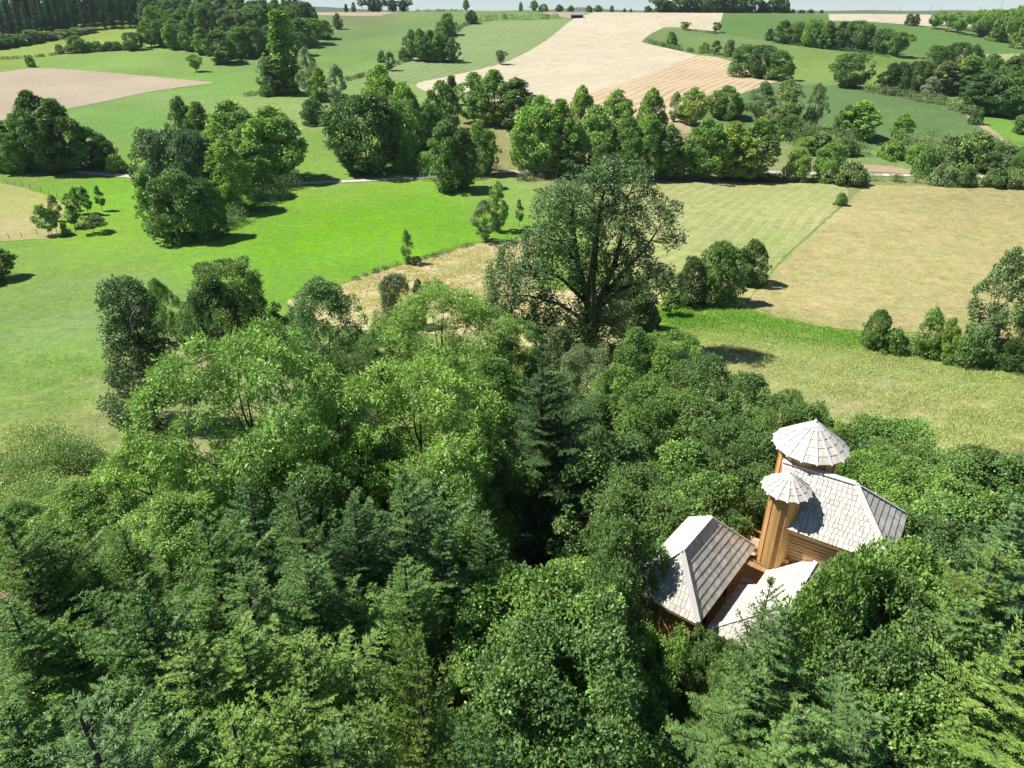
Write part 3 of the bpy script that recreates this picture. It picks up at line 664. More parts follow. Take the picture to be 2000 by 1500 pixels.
c00, c10, c11, c01 = m3(.25, .4, 0), m3(4.2, .4, 0), m3(4.2, 3.7, 0), m3(.25, 3.7, 0)
mb = MB(); ww = [m3(.3, .45, 8.3), m3(4.15, .45, 8.3), m3(4.15, 3.65, 8.3), m3(.3, 3.65, 8.3)]; mb.prism(ww, (0, 0, 3.2)); mb.build('wall_core', M_boardh, main)
_hb = MB(); _hb.box((0, 0, 0), (3.95, .03, .178)); _hbm = _hb.mesh('board', M_boardh)
for i in range(17):
    o = mobj('board', _hbm, main); p = m3(2.225, .42 - (.008 if i % 2 else 0), 8.4 + i * .183); o.matrix_local = Matrix.Translation(p) @ Matrix((U, W_, Vector((0, 0, 1)))).transposed().to_4x4() @ Matrix.Rotation(RAD(7), 4, 'X')
wall_boards(main, c01, c00, 8.3, 11.4, -U, rg, .16, None, lambda t: 11.35 + 1.75 * (1 - abs(2 * t - 1)))
wall_boards(main, c10, c11, 8.3, 11.35, U, rg, .2)
mb = MB(); mb.prism([m3(.1, .2, 8.1), m3(4.4, .2, 8.1), m3(4.4, 3.9, 8.1), m3(.1, 3.9, 8.1)], (0, 0, .18)); mb.build('floor_platform', M_boardh, main)
for s, t in ((.4, .5), (4.0, .5), (.4, 3.5), (4.0, 3.5)):
    g = m3(s, t, 0); z0 = float(H(g.x, g.y)); mb = MB(); mb.tube([(g.x, g.y, z0 - .4), (g.x, g.y, 8.1)], [.17, .14], 9); mb.build('stilt', M_post, main)
# --- conical roofs
def round_tower(name, c, r, z0, rim, apex, R, sectors, rows, nb, label):
    t = tag(empty(name, (c[0], c[1], 0)), label, 'tower'); rg = random.Random(int(c[0] * 100))
    mb = MB(); mb.tube([(0, 0, z0), (0, 0, rim + .25)], r - .03, 16); mb.build('wall_core', M_dark, t)
    for i in range(nb):
        a = 2 * math.pi * i / nb; f = Vector((math.cos(a), math.sin(a), 0)); q = f * (r + (.04 if i % 2 else 0))
        board(t, (q.x, q.y, z0 + rg.uniform(-.05, .03)), (q.x, q.y, rim + .28), 2 * math.pi * r / nb * (1.12 if i % 2 else .97), .028, f)
    cone = MB(); n = sectors
    pts = [Vector((math.cos(2 * math.pi * (i + .5) / n) * (R - .02), math.sin(2 * math.pi * (i + .5) / n) * (R - .02), rim)) for i in range(n)]
    cone.poly(pts + [Vector((0, 0, apex - .03))] + [p - Vector((0, 0, .04)) for p in pts], [(i, (i + 1) % n, n) for i in range(n)] + [(n + 1 + (i + 1) % n, n + 1 + i, n) for i in range(n)] + [(i, n + 1 + i, n + 1 + (i + 1) % n, (i + 1) % n) for i in range(n)])
    cone.build('roof_boarding', M_boardh, t)
    for i in range(n):
        a0, a1 = 2 * math.pi * (i + .5) / n, 2 * math.pi * (i + 1.5) / n
        A = Vector((math.cos(a0) * R, math.sin(a0) * R, rim)); B = Vector((math.cos(a1) * R, math.sin(a1) * R, rim)); T = Vector((0, 0, apex))
        nrm = (B - A).cross(T - A).normalized(); nrm = nrm if nrm.z > 0 else -nrm
        for k in range(rows):
            f0 = k / rows * .95 - .01; f1 = (k + 1) / rows * .95; sp = [0, rg.uniform(.35, .65), 1] if k < rows - 2 and rg.random() < .75 else [0, 1]
            for q in range(len(sp) - 1):
                s0, s1 = sp[q] + .012, sp[q + 1] - .012
                c4 = [A.lerp(B, s0).lerp(T, max(f0, 0)), A.lerp(B, s1).lerp(T, max(f0, 0)), A.lerp(B, s1).lerp(T, f1), A.lerp(B, s0).lerp(T, f1)]
                up0, up1 = .03 + rg.uniform(0, .006), .006
                bt = [c4[0] + nrm * up0, c4[1] + nrm * up0, c4[2] + nrm * up1, c4[3] + nrm * up1]
                o = sum(c4, Vector()) / 4; uu = (B - A).normalized(); vv = nrm.cross(uu).normalized(); Rm = Matrix((uu, vv, nrm)).transposed(); Ri = Rm.inverted()
                L = [Ri @ (p - o) for p in bt] + [Ri @ (p + nrm * .018 - o) for p in bt]
                me = bpy.data.meshes.new('shingle'); me.from_pydata([tuple(p) for p in L], [], [(3, 2, 1, 0), (4, 5, 6, 7), (0, 1, 5, 4), (1, 2, 6, 5), (2, 3, 7, 6), (3, 0, 4, 7)]); me.materials.append(M_shingle); me.update()
                ob = mobj('shingle', me, t); ob.matrix_local = Matrix.Translation(o) @ Rm.to_4x4()
        ex = A + (A - T).normalized() * .10 + Vector((0, 0, .062)); hip_board(t, ex, T * .97 + A * .03 + Vector((0, 0, .05)), .085, .03, .012, 'batten')
    cp = MB(); cr = .17 * R; hh = (apex - rim) / R * cr; m_ = 14
    cp.poly([(math.cos(6.2832 * i / m_) * cr, math.sin(6.2832 * i / m_) * cr, apex - hh + .05) for i in range(m_)] + [(0, 0, apex + .12)] + [(math.cos(6.2832 * i / m_) * cr, math.sin(6.2832 * i / m_) * cr, apex - hh + .0) for i in range(m_)], [(i, (i + 1) % m_, m_) for i in range(m_)] + [(i, m_ + 1 + i, m_ + 1 + (i + 1) % m_, (i + 1) % m_) for i in range(m_)])
    cp.build('cap', M_zinc, t); return t
round_tower('round_tower', (13.9, 27.9), 1.24, 1.0, 14.0, 15.3, 1.66, 16, 5, 26, 'tall round board tower with wide conical shingle roof behind the large cabin')
T2 = round_tower('corner_turret', (12.16, 25.62), .60, 9.1, 13.2, 14.0, 1.04, 15, 4, 17, 'slim board turret with small conical roof hugging the corner of the large cabin')
cor = MB(); cor.prism([m3(.0, .22, 7.6), m3(.75, .22, 7.6), m3(.75, .7, 7.6), m3(.0, .7, 7.6)], (0, 0, 2.0)); cor.build('corner_wall', M_board, main)
fl = MB(); a = m3(.98, .12, 11.5 + .12 * .976 + .06); b = m3(.98, .95, 11.5 + .95 * .976 + .06); fl.bar(a, b, .1, .012); fl.build('flashing', M_zinc, main)
# --- left cabin
e_ = Vector((.624, .781, 0)); p_ = Vector((-.781, .624, 0)); LO = Vector((7.69, 21.35, 0))
def l3(s, t, z): return LO + e_ * s + p_ * t + Vector((0, 0, z))
lc = tag(empty('treehouse_cabin'), 'small timber cabin with grey-brown hip roof left of the deck', 'cabin')
rest = {'n': 0, 'mb': MB()}; ze, zr = 9.5, 11.5
H0, I0, J0, K0 = l3(0, 0, ze), l3(6.1, 0, ze), l3(0, 3.4, ze), l3(6.1, 3.4, ze); G0, F0 = l3(1.43, 1.7, zr), l3(4.3, 1.7, zr)
roof_face(lc, [H0, I0, F0, G0], 8, .22, 21, True, rest)
roof_face(lc, [H0, J0, G0], 8, .20, 22, True, rest)
roof_face(lc, [J0, K0, F0, G0], 8, .24, 23, True, rest)
roof_face(lc, [I0, K0, F0], 8, .3, 24, False, rest)
tag(rest['mb'].build('shingle_courses', M_shingle, lc), kind='stuff')
hip_board(lc, G0, F0, .24); hip_board(lc, G0, H0, .24, .035, .055); hip_board(lc, G0, J0, .24, .035, .055); hip_board(lc, F0, I0, .1, .035, .055); hip_board(lc, F0, K0, .1, .035, .055)
for a, b in ((H0, I0), (H0, J0), (J0, K0), (I0, K0)):
    mb = MB(); mb.bar(Vector(a) - Vector((0, 0, .11)), Vector(b) - Vector((0, 0, .11)), .03, .13); mb.build('fascia', M_board, lc)
mb = MB(); mb.prism([l3(.35, 1.05, 7.4), l3(5.7, 1.05, 7.4), l3(5.7, 3.05, 7.4), l3(.35, 3.05, 7.4)], (0, 0, 2.15)); mb.build('wall_core', M_boardh, lc)
wall_boards(lc, l3(.32, 3.05, 0), l3(.32, .35, 0), 7.0, 9.45, -e_, rg, .16); wall_boards(lc, l3(.35, 1.0, 0), l3(5.7, 1.0, 0), 7.5, 9.5, -p_, rg, .17); wall_boards(lc, l3(5.75, 1.05, 0), l3(5.75, 3.05, 0), 7.5, 9.5, e_, rg, .2); wall_boards(lc, l3(.35, 3.1, 0), l3(5.7, 3.1, 0), 7.2, 9.5, p_, rg, .22)
for s in (2.1, 4.25):
    q = l3(s, .42, 0); mb = MB(); mb.box((q.x, q.y, 8.45), (.12, .12, 1.95)); mb.build('post', M_post, lc)
mb = MB(); mb.bar(l3(.3, .42, 9.38), l3(5.8, .42, 9.38), .1, .14); mb.build('beam', M_post, lc)
for s, t in ((.6, 1.2), (5.4, 1.2), (.6, 2.9), (5.4, 2.9)):
    g = l3(s, t, 0); z0 = float(H(g.x, g.y)); mb = MB(); mb.tube([(g.x, g.y, z0 - .4), (g.x, g.y, 7.4)], [.16, .13], 9); mb.build('stilt', M_post, lc)
# --- lower roof, between deck and large cabin
r_ = Vector((.781, -.624, 0)); QO = Vector((8.40, 21.98, 0))
def q3(s, t, z): return QO + e_ * s + r_ * t + Vector((0, 0, z))
qc = tag(empty('treehouse_cabin'), 'low cabin with broad white shingle roof half hidden by branches', 'cabin')
rest = {'n': 0, 'mb': MB()}; ze, zr = 8.5, 10.0
a0, a1, b0, b1, g0, g1 = q3(0, 0, ze), q3(5.3, 0, ze), q3(0, 5.1, ze), q3(5.15, 5.1, ze), q3(1.9, 2.55, zr), q3(5.2, 2.55, zr)
kz = lambda t: ze + t * (zr - ze) / 2.55
roof_face(qc, [a0, q3(3.35, 0, ze), q3(3.35, 2.55, zr), g0], 11, .20, 31, True, rest, .02)
roof_face(qc, [q3(3.35, .8, kz(.8)), q3(5.3, .8, kz(.8)), g1, q3(3.35, 2.55, zr)], 8, .20, 34, True, rest, .02)
roof_face(qc, [b0, b1, g1, g0], 9, .3, 32, True, rest)
roof_face(qc, [a0, b0, g0], 9, .3, 33, False, rest)
tag(rest['mb'].build('shingle_courses', M_shingle, qc), kind='stuff')
hip_board(qc, g0, g1, .18); hip_board(qc, g0, a0, .18, .035, .055); hip_board(qc, g0, b0, .18, .035, .055)
for a, b in ((a0, q3(3.35, 0, ze)), (a0, b0), (q3(3.35, .8, kz(.8)), q3(5.3, .8, kz(.8)))):
    mb = MB(); mb.bar(Vector(a) - Vector((0, 0, .11)), Vector(b) - Vector((0, 0, .11)), .03, .13); mb.build('fascia', M_board, qc)
mb = MB(); mb.prism([q3(.35, .4, 6.6), q3(3.2, .4, 6.6), q3(3.2, 1.1, 6.6), q3(5.0, 1.1, 6.6), q3(5.0, 4.7, 6.6), q3(.35, 4.7, 6.6)], (0, 0, 1.95)); mb.build('wall_core', M_boardh, qc)
wall_boards(qc, q3(.35, .37, 0), q3(3.2, .37, 0), 6.6, 8.5, -r_, rg, .18); wall_boards(qc, q3(3.25, 1.07, 0), q3(5.0, 1.07, 0), 6.6, 8.9, -r_, rg, .18); wall_boards(qc, q3(.32, .4, 0), q3(.32, 4.7, 0), 6.4, 8.5, -e_, rg, .2)
for s, t in ((.6, .6), (4.7, .6), (.6, 4.5), (4.7, 4.5)):
    g = q3(s, t, 0); z0 = float(H(g.x, g.y)); mb = MB(); mb.tube([(g.x, g.y, z0 - .4), (g.x, g.y, 6.6)], [.16, .13], 9); mb.build('stilt', M_post, qc)
fl = MB(); fl.prism([q3(5.32, .55, 8.75), q3(5.32, 1.1, 9.18), q3(4.9, 1.0, 9.14), q3(4.8, .6, 8.78)], (0, 0, .012)); fl.build('flashing', M_zinc, qc)
# --- deck with boards, joists, railing
dk = tag(empty('deck'), 'pale plank deck between the cabins with railing at its far end', 'deck')
_d = MB(); _d.box((0, 0, 0), (7.2, .132, .03)); _dm = _d.mesh('deck_board', M_deck)
for i in range(28):
    o = mobj('deck_board', _dm, dk); p = q3(4.0, -2.35 + i * .14, 7.5); o.matrix_local = Matrix.Translation(p) @ Matrix((e_, Vector((-e_.y, e_.x, 0)), Vector((0, 0, 1)))).transposed().to_4x4()
for s in (.6, 2.4, 4.2, 6.0, 7.5):
    mb = MB(); mb.bar(q3(s, -2.42, 7.38), q3(s, .7, 7.38), .08, .2); mb.build('joist', M_post, dk)
for s, t in ((.7, -.2), (3.0, -2.2), (7.4, -2.2), (7.4, .5)):
    g = q3(s, t, 0); z0 = float(H(g.x, g.y)); mb = MB(); mb.tube([(g.x, g.y, z0 - .4), (g.x, g.y, 7.3)], [.15, .12], 9); mb.build('stilt', M_post, dk)
def railing(a, b, z0, z1, n):
    a = Vector(a); b = Vector(b); d = (b - a).normalized()
    for z, w, h in ((z1, .12, .04), (z0 + .12, .05, .05)):
        mb = MB(); mb.bar((a.x, a.y, z), (b.x, b.y, z), w, h); mb.build('rail', M_deck, dk)
    mbb = MB(); mbb.box((0, 0, 0), (.035, .035, z1 - z0 - .14)); me = mbb.mesh('baluster', M_deck)
    for i in range(n):
        p = a.lerp(b, (i + .5) / n); o = mobj('baluster', me, dk); o.location = (p.x, p.y, (z0 + z1) / 2 + .04); o.rotation_euler.z = math.atan2(d.y, d.x)
    for p in (a, b):
        mb = MB(); mb.box((p.x, p.y, (z0 + z1) / 2 + .02), (.09, .09, z1 - z0 + .1)); mb.build('railing_post', M_deck, dk)
railing(q3(6.5, -.95, 0), q3(6.3, .35, 0), 7.5, 8.4, 9)
railing(q3(7.62, -2.4, 0), q3(7.62, .2, 0), 7.5, 8.45, 16)
# canvas slung over the rail
cv = []; nu, nv = 14, 9
A, B, C_, D_ = Vector((11.05, 28.65, 8.62)), Vector((12.55, 27.55, 8.62)), Vector((11.0, 28.0, 8.2)), Vector((12.05, 27.1, 8.05))
for j in range(nv):
    for i in range(nu):
        s, t = i / (nu - 1), j / (nv - 1); p = A.lerp(B, s).lerp(C_.lerp(D_, s), t); sag = .28 * math.sin(math.pi * s) * (.25 + .75 * t) + .12 * math.sin(math.pi * t)
        cv.append((p.x, p.y, p.z - sag + .015 * math.sin(s * 22 + t * 9)))
me = np_mesh('canvas_sheet', cv, np.array([(j * nu + i, j * nu + i + 1, (j + 1) * nu + i + 1, (j + 1) * nu + i) for j in range(nv - 1) for i in range(nu - 1)]), M_canvas, None, True)
o = tag(mobj('canvas_sheet', me), 'beige canvas slung over the railing at the far end of the deck', 'canvas'); sm = o.modifiers.new('thick', 'SOLIDIFY'); sm.thickness = .012
# reclining chair
P0 = q3(4.1, .15, 7.515); ch = tag(empty('deck_chair', P0, math.atan2(e_.y, e_.x) + .35), 'pale grey reclining garden chair standing on the plank deck', 'chair')
mb = MB(); mb.box((.3, 0, .36), (.55, .52, .03), Matrix.Rotation(RAD(-8), 3, 'Y')); mb.build('seat', M_plastic, ch)
mb = MB(); mb.box((-.22, 0, .68), (.05, .52, .78), Matrix.Rotation(RAD(-32), 3, 'Y')); mb.build('backrest', M_plastic, ch)
for y in (-.27, .27):
    mb = MB(); mb.bar((.5, y, 0), (-.1, y, .58), .035, .035, (0, 1, 0)); mb.build('leg', M_dark, ch)
    mb = MB(); mb.bar((-.35, y, 0), (.25, y, .56), .035, .035, (0, 1, 0)); mb.build('leg', M_dark, ch)
    mb = MB(); mb.box((.1, y, .6), (.6, .06, .025)); mb.build('armrest', M_plastic, ch)


# ------------------------------------------------------------------ tree stock (each built once, then copied with shared meshes)
ST = {}
ST['ash_near_a'] = broadleaf('ash_near_a', 1, 15, 14, 190, .062, .22, 'vase', 12500, 5, (.27, .10), .35, .014, twigs=4, tuft_len=.25, fill=.3)
ST['ash_near_b'] = broadleaf('ash_near_b', 2, 13, 10, 130, .075, .2, 'egg', 10000, 5, (.24, .095), .35, .014, twigs=4, tuft_len=.22, fill=.3)
ST['oak_near_a'] = broadleaf('oak_near_a', 3, 11, 9, 185, .072, .06, 'round', 21000, 3, (.15, .105), .1, .014, twigs=4, fill=.35)
ST['ivy_column'] = broadleaf('ivy_column', 41, 15, 7.5, 120, .12, .02, 'column', 17000, 3, (.17, .12), .1, .014, twigs=2, fill=.15)
ST['oak_near_b'] = broadleaf('oak_near_b', 4, 10, 8, 150, .08, .05, 'egg', 17500, 3, (.15, .105), .1, .015, stems=3, twigs=5, fill=.35)
ST['oak_near_c'] = broadleaf('oak_near_c', 5, 9, 8, 150, .075, .03, 'egg', 16500, 3, (.15, .105), .1, .015, stems=4, twigs=5, fill=.35)
ST['fir_near_a'] = conifer('fir_near_a', 6, 14, 6.8, .46, 6, .11, .068, .13, .036, droop=.28)
ST['fir_near_b'] = conifer('fir_near_b', 7, 12, 6.4, .48, 6, .11, .065, .13, .036, droop=.2)
ST['fir_near_c'] = conifer('fir_near_c', 8, 16, 7.4, .68, 6, .12, .068, .135, .037, droop=.38, gap=.15)
ST['round_a'] = broadleaf('round_a', 11, 10, 9, 135, .088, .08, 'round', 7800, 3, (.31, .22), .1, .016, twigs=1)
ST['round_b'] = broadleaf('round_b', 12, 10, 9, 135, .088, .06, 'egg', 7800, 3, (.31, .22), .1, .016, twigs=1)
ST['round_c'] = broadleaf('round_c', 13, 10, 9, 135, .088, .0, 'dome', 7800, 3, (.31, .22), .1, .016, stems=2, twigs=1)
ST['tall_a'] = broadleaf('tall_a', 14, 14, 8, 135, .088, .12, 'egg', 7800, 3, (.31, .22), .15, .014, twigs=1)
ST['tall_b'] = broadleaf('tall_b', 15, 14, 8.5, 135, .088, .14, 'egg', 7800, 3, (.31, .22), .2, .014, twigs=2, spread=.5)
ST['tall_c'] = broadleaf('tall_c', 16, 14, 7, 135, .088, .03, 'egg', 7800, 3, (.31, .22), .15, .014, stems=2, twigs=1)
ST['airy_a'] = broadleaf('airy_a', 17, 12, 8, 60, .10, .15, 'egg', 4200, 3, (.30, .19), .3, .013, twigs=3, spread=.5)
ST['airy_b'] = broadleaf('airy_b', 18, 12, 5, 50, .14, .08, 'egg', 4000, 3, (.28, .18), .3, .013, twigs=2)
ST['column'] = broadleaf('column', 19, 20, 5, 95, .19, .02, 'column', 7000, 3, (.45, .30), -.4, .012, twigs=1)
ST['bush_a'] = broadleaf('bush_a', 20, 3, 4.4, 26, .15, .0, 'dome', 2300, 3, (.26, .18), .1, .02, stems=4, twigs=1)
ST['bush_b'] = broadleaf('bush_b', 21, 3, 4.0, 22, .17, .0, 'dome', 2000, 3, (.28, .19), .1, .02, stems=4, twigs=1)
ST['bush_near'] = broadleaf('bush_near', 22, 4, 4.6, 40, .13, .0, 'dome', 9000, 3, (.13, .085), .15, .012, stems=5, twigs=4)
ST['lone'] = broadleaf('lone', 23, 5, 4.2, 26, .15, .32, 'round', 2000, 3, (.26, .18), .1, .03, twigs=2)
ST['sapling'] = broadleaf('sapling', 24, 5, 1.5, 22, .2, .2, 'egg', 900, 3, (.24, .15), .2, .012, twigs=1)
ST['umbrella'] = broadleaf('umbrella', 25, 9, 9, 46, .11, .45, 'flat', 2600, 3, (.42, .26), .1, .014, twigs=2, spread=.6)
ST['robinia'] = broadleaf('robinia', 26, 9, 7, 44, .10, .25, 'vase', 2000, 3, (.42, .26), .1, .012, twigs=2, spread=.5)
ST['shrub_walnut'] = broadleaf('shrub_walnut', 27, 5, 3.4, 34, .12, .22, 'egg', 1700, 4, (.28, .13), .35, .014, stems=2, twigs=2)
ST['spruce_far_a'] = conifer('spruce_far_a', 31, 22, 7.5, 1.0, 7, .55, .34, .62, .30, droop=.3, base=.03)
ST['spruce_far_b'] = conifer('spruce_far_b', 32, 22, 8, 1.1, 6, .6, .36, .66, .32, droop=.2, gap=.1, base=.03)
ST['pine_far'] = broadleaf('pine_far', 33, 16, 8, 34, .13, .42, 'round', 2600, 4, (.55, .14), -.2, .012, twigs=2)
# the great poplar: lobes read off its outline
_L = [(-5,-335,26),(30,-350,28),(62,-335,26),(-60,-315,26),(-92,-285,24),(-40,-295,30),(10,-305,30),(52,-292,30),(78,-262,24),(-82,-245,26),(-32,-245,30),(20,-250,30),(112,-275,17),(133,-292,13),(122,-235,15),(142,-250,11),(-152,-195,27),(-112,-182,32),(-72,-192,30),(-172,-162,25),(-162,-122,32),(-122,-132,34),(-82,-142,30),(-184,-102,22),(-132,-92,30),(-92,-92,28),(-100,-62,24),(-60,-62,22),(-150,-85,22),(0,-182,26),(40,-192,26),(-30,-172,26),(82,-172,24),(112,-166,22),(136,-156,18),(60,-142,18),(20,-130,22),(-10,-100,24),(0,-60,26),(-20,-30,28),(15,-20,26),(-50,-220,22),(60,-225,22),(92,-205,16),(-110,-235,20),(95,-300,18),(30,-90,22),(-5,-140,20),(-30,-80,26),(45,-70,24),(-60,-110,24),(30,-140,22),(-40,-30,26),(45,-30,26),(-75,-35,22),(0,-240,24),(-60,-270,22),(30,-270,24)]
_rg = random.Random(77); _bl = []
_pp = hit(1150, 690)[0]; _sc = depth(_pp) / F
for (dx, dy, r) in _L:
    for k in range(3): _bl.append((dx * _sc * 1.0 + _rg.uniform(-.5, .5), _rg.uniform(-1, 1) * (3.2 if abs(dx) < 120 else 1.6) * (1 if k else .6) + (-.6 if k else .8), -dy * _sc * 1.10 + .6 + _rg.uniform(-.7, .7), r * _sc * _rg.uniform(.85, 1.2)))
_q = lambda dx, dy, y=0.: np.array((dx * _sc, y, -dy * _sc * 1.1 + .6))
def _limb(pts, r0, r1):
    P = np.array([_q(*p) for p in pts]); t = np.linspace(0, len(P) - 1, 10); return (np.stack([np.interp(t, np.arange(len(P)), P[:, c]) for c in range(3)], 1), np.linspace(r0, r1, 10))
_lm = [_limb([(0, -20), (-8, -110), (-30, -190, .5), (-42, -260, .8), (-40, -310, 1)], .62, .12), _limb([(5, -20), (18, -120), (40, -190, -.4), (48, -260, -1), (50, -320, -1)], .6, .12),
       _limb([(15, -110), (60, -165, 1), (95, -205, 1.4), (128, -265, 1.5)], .36, .07), _limb([(-5, -100), (-60, -160, -1), (-110, -185, -1.5), (-160, -195, -1.5)], .34, .07),
       _limb([(-4, -60), (-60, -95, 1), (-120, -110, 1.6), (-175, -110, 1.5)], .34, .07), _limb([(10, -90), (55, -140, -1), (105, -165, -1.5), (136, -158, -1.5)], .3, .06),
       _limb([(0, -120), (5, -200, 1.4), (8, -290, 1.8), (20, -340, 1)], .4, .1), _limb([(-20, -170), (-60, -230, -1), (-88, -280, -1)], .28, .08), _limb([(-3, -40), (-40, -60, -1.6), (-90, -68, -2)], .25, .07)]
for k in range(26):   # ivy climbing the trunk and the two stems
    t = k / 26; sx = (-1, 1)[k % 2]
    _bl.append((sx * _sc * (6 + 26 * max(0, t - .35)) + _rg.uniform(-.4, .4), _rg.uniform(-.8, .8), .6 + t * 14.5, _rg.uniform(.8, 1.35)))
M_ivybark = bark_mat('ivy_bark', (.05, .055, .035), (.02, .024, .015))
ST['great'] = broadleaf('great', 40, 26, 22, limbs=_lm, zs=1.2, upb=.0, tufts=42000, per=3, leaf=(.27, .19), droop=.3, trunk_r=.028, lobe_list=_bl, spread=.55, twigs=2, trunk_h=.12, stems=2)
_used = set()
ST['great']['h'] = 29.0; ST['great']['w'] = 23.5   # measured over the lobes
def place(name, kind, P, h, w, colr, label, cat, group=None, rot=None, lean=None, bark=None, wy=None):
    s = ST[kind]; rg = random.Random(hash((round(P[0], 1), round(P[1], 1))) & 0xffff)
    r = empty(name, (P[0], P[1], P[2] - .05), rg.uniform(0, 6.283) if rot is None else rot, (w / s['w'], (wy or w) / s['w'], h / s['h']))
    if lean: r.rotation_euler = (lean[0], lean[1], r.rotation_euler.z)
    tag(r, label, cat, group)
    t = mobj('trunk', s['trunk'], r); c = mobj('crown', s['crown'], r)
    v = rg.uniform(.88, 1.12); c.color = (colr[0] * v * rg.uniform(.95, 1.05), colr[1] * v, colr[2] * v * rg.uniform(.9, 1.1), 1)
    if bark: t.data.materials[0] = bark
    return r
BRI, YEL, ASH, MID = (.26, .42, .09), (.285, .41, .085), (.225, .375, .085), (.20, .34, .080)
OAK, DRK, VDK, GRY = (.160, .27, .075), (.112, .195, .062), (.072, .125, .050), (.26, .33, .19)
SPR, PIN, FIR, BLF, YFR = (.135, .22, .13), (.090, .150, .080), (.195, .33, .090), (.180, .305, .105), (.25, .38, .09)
OLV, BLU = (.215, .29, .115), (.15, .235, .12)
def T(kind, u, vb, vt, wpx, colr, name, label, cat='tree', group=None, **k):
    """tree from the foot, the top and the width seen in the photo; its size follows from where it stands"""
    P = hit(u, vb)[0]; d = depth(P); h = (zat(vt, P) - P[2]) * 1.0
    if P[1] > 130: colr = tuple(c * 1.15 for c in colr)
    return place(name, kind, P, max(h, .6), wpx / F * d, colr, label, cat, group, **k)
def N(kind, u, vt, h, w, colr, name, label, cat='tree', group=None, **k):
    """tree whose foot is hidden: seen top, real height and width"""
    P = hit(u, vt, h * .97)[0]
    return place(name, kind, P, h, w, colr, label, cat, group, **k)
def many(rows, kinds, name, label, cat, group, jit=0, seed=1):
    rg = random.Random(seed)
    for (u, vb, vt, w, c) in rows: T(rg.choice(kinds), u, vb, vt + rg.uniform(-jit, jit), w, c, name, label, cat, group)
# --- far left plantation of conifers
rg = random.Random(3); g = 'conifers of the dark plantation beyond the left fields'
def edge(pts, u): return float(np.interp(u, [p[0] for p in pts], [p[1] for p in pts]))
PL = [(-60, 95), (0, 85), (60, 73), (130, 63), (200, 57), (300, 54)]
for row in range(5):
    u = -50 + row * 7
    while u < 318 - row * 4:
        vb = edge(PL, u) - 1 - row * 8.5
        Pq = hit(u, vb)[0]; h = rg.uniform(24, 30) * (1 if row else .85)
        place('spruce_tree', rg.choice(['spruce_far_a', 'spruce_far_b']), Pq, h, h * rg.uniform(.32, .42), tuple(a * rg.uniform(.8, 1.25) for a in SPR), 'dark conifer of the dense plantation at the upper left edge', 'tree', g)
        u += rg.uniform(13, 20)
g = 'bushes at the foot of the conifer plantation'
many([(10, 92, 66, 50, OAK), (40, 88, 68, 45, OLV), (62, 84, 60, 40, OAK), (95, 78, 62, 45, GRY), (125, 72, 58, 40, OLV), (150, 68, 54, 40, OLV), (175, 64, 54, 32, GRY), (-20, 96, 70, 60, DRK)], ['bush_a', 'bush_b'], 'bush', 'rounded bush at the foot of the conifer plantation', 'bush', g)
# --- mixed wood, top left of centre
g = 'broadleaf trees of the wood on the hillside'
W1 = [(297, 92, 36, 44, MID), (322, 92, 38, 40, OAK), (345, 96, 36, 46, MID), (372, 99, 40, 40, OAK), (398, 106, 52, 44, MID), (435, 124, 58, 66, OAK), (468, 113, 54, 54, MID), (498, 110, 42, 52, OAK), (528, 106, 48, 46, DRK), (590, 92, 36, 50, OAK), (612, 86, 38, 46, MID), (636, 76, 40, 40, MID), (585, 108, 62, 40, DRK)]
many(W1, ['round_a', 'round_b', 'tall_a', 'tall_c'], 'broadleaf_tree', 'broadleaf tree at the front of the hillside wood', 'tree', g, 2, 5)
W2 = []
for u in range(310, 590, 19): W2.append((u + rg.uniform(-5, 5), 80 - abs(u - 440) * .06, 14 + rg.uniform(-6, 8), rg.uniform(36, 52), rg.choice([MID, OAK, OAK, OLV, DRK])))
for u in range(290, 620, 21): W2.append((u + rg.uniform(-5, 5), 60, 2 + rg.uniform(-8, 6), rg.uniform(34, 46), rg.choice([MID, OAK, DRK, BLU])))
for u in range(300, 600, 24): W2.append((u + rg.uniform(-5, 5), 42, -8 + (max(0, u - 450) * .12) + rg.uniform(-4, 6), rg.uniform(34, 44), rg.choice([OAK, DRK, BLU])))
many(W2, ['round_a', 'round_b', 'tall_a', 'round_c'], 'broadleaf_tree', 'tree deep inside the hillside wood, only its crown showing', 'tree', 'crowns inside the hillside wood', 0, 6)
g = 'dark pines on the crest of the wood'
many([(500, 48, 2, 26, PIN), (525, 40, 8, 22, PIN), (545, 55, 0, 26, PIN), (560, 52, -14, 26, PIN), (578, 52, -6, 26, PIN), (600, 50, 4, 24, PIN), (588, 56, 8, 22, SPR), (534, 50, 14, 22, SPR)], ['pine_far', 'spruce_far_b'], 'pine_tree', 'dark pine rising above the broadleaf wood on the skyline', 'tree', g)
T('column', 563, 183, 22, 66, MID, 'poplar_tree', 'very tall columnar poplar standing alone of its kind above the hedge')
T('tall_c', 541, 185, 108, 50, DRK, 'broadleaf_tree', 'dark dense tree leaning against the foot of the columnar poplar')
T('airy_b', 524, 184, 110, 34, GRY, 'willow_tree', 'grey green thin tree left of the columnar poplar')
T('airy_a', 606, 192, 94, 50, GRY, 'birch_tree', 'silvery grey birch just right of the columnar poplar')
T('tall_c', 627, 198, 130, 44, MID, 'broadleaf_tree', 'bright green tree between the two silvery birches')
T('airy_b', 661, 205, 124, 36, GRY, 'birch_tree', 'silvery birch at the right end of the poplar group')
T('round_c', 613, 242, 195, 54, DRK, 'bush', 'round dark bush alone in the grass below the birches', 'bush')
T('bush_a', 520, 188, 168, 30, MID, 'bush', 'low bush at the left foot of the poplar group', 'bush')
T('round_b', 660, 57, 26, 20, OAK, 'broadleaf_tree', 'small oval tree alone high on the green slope')
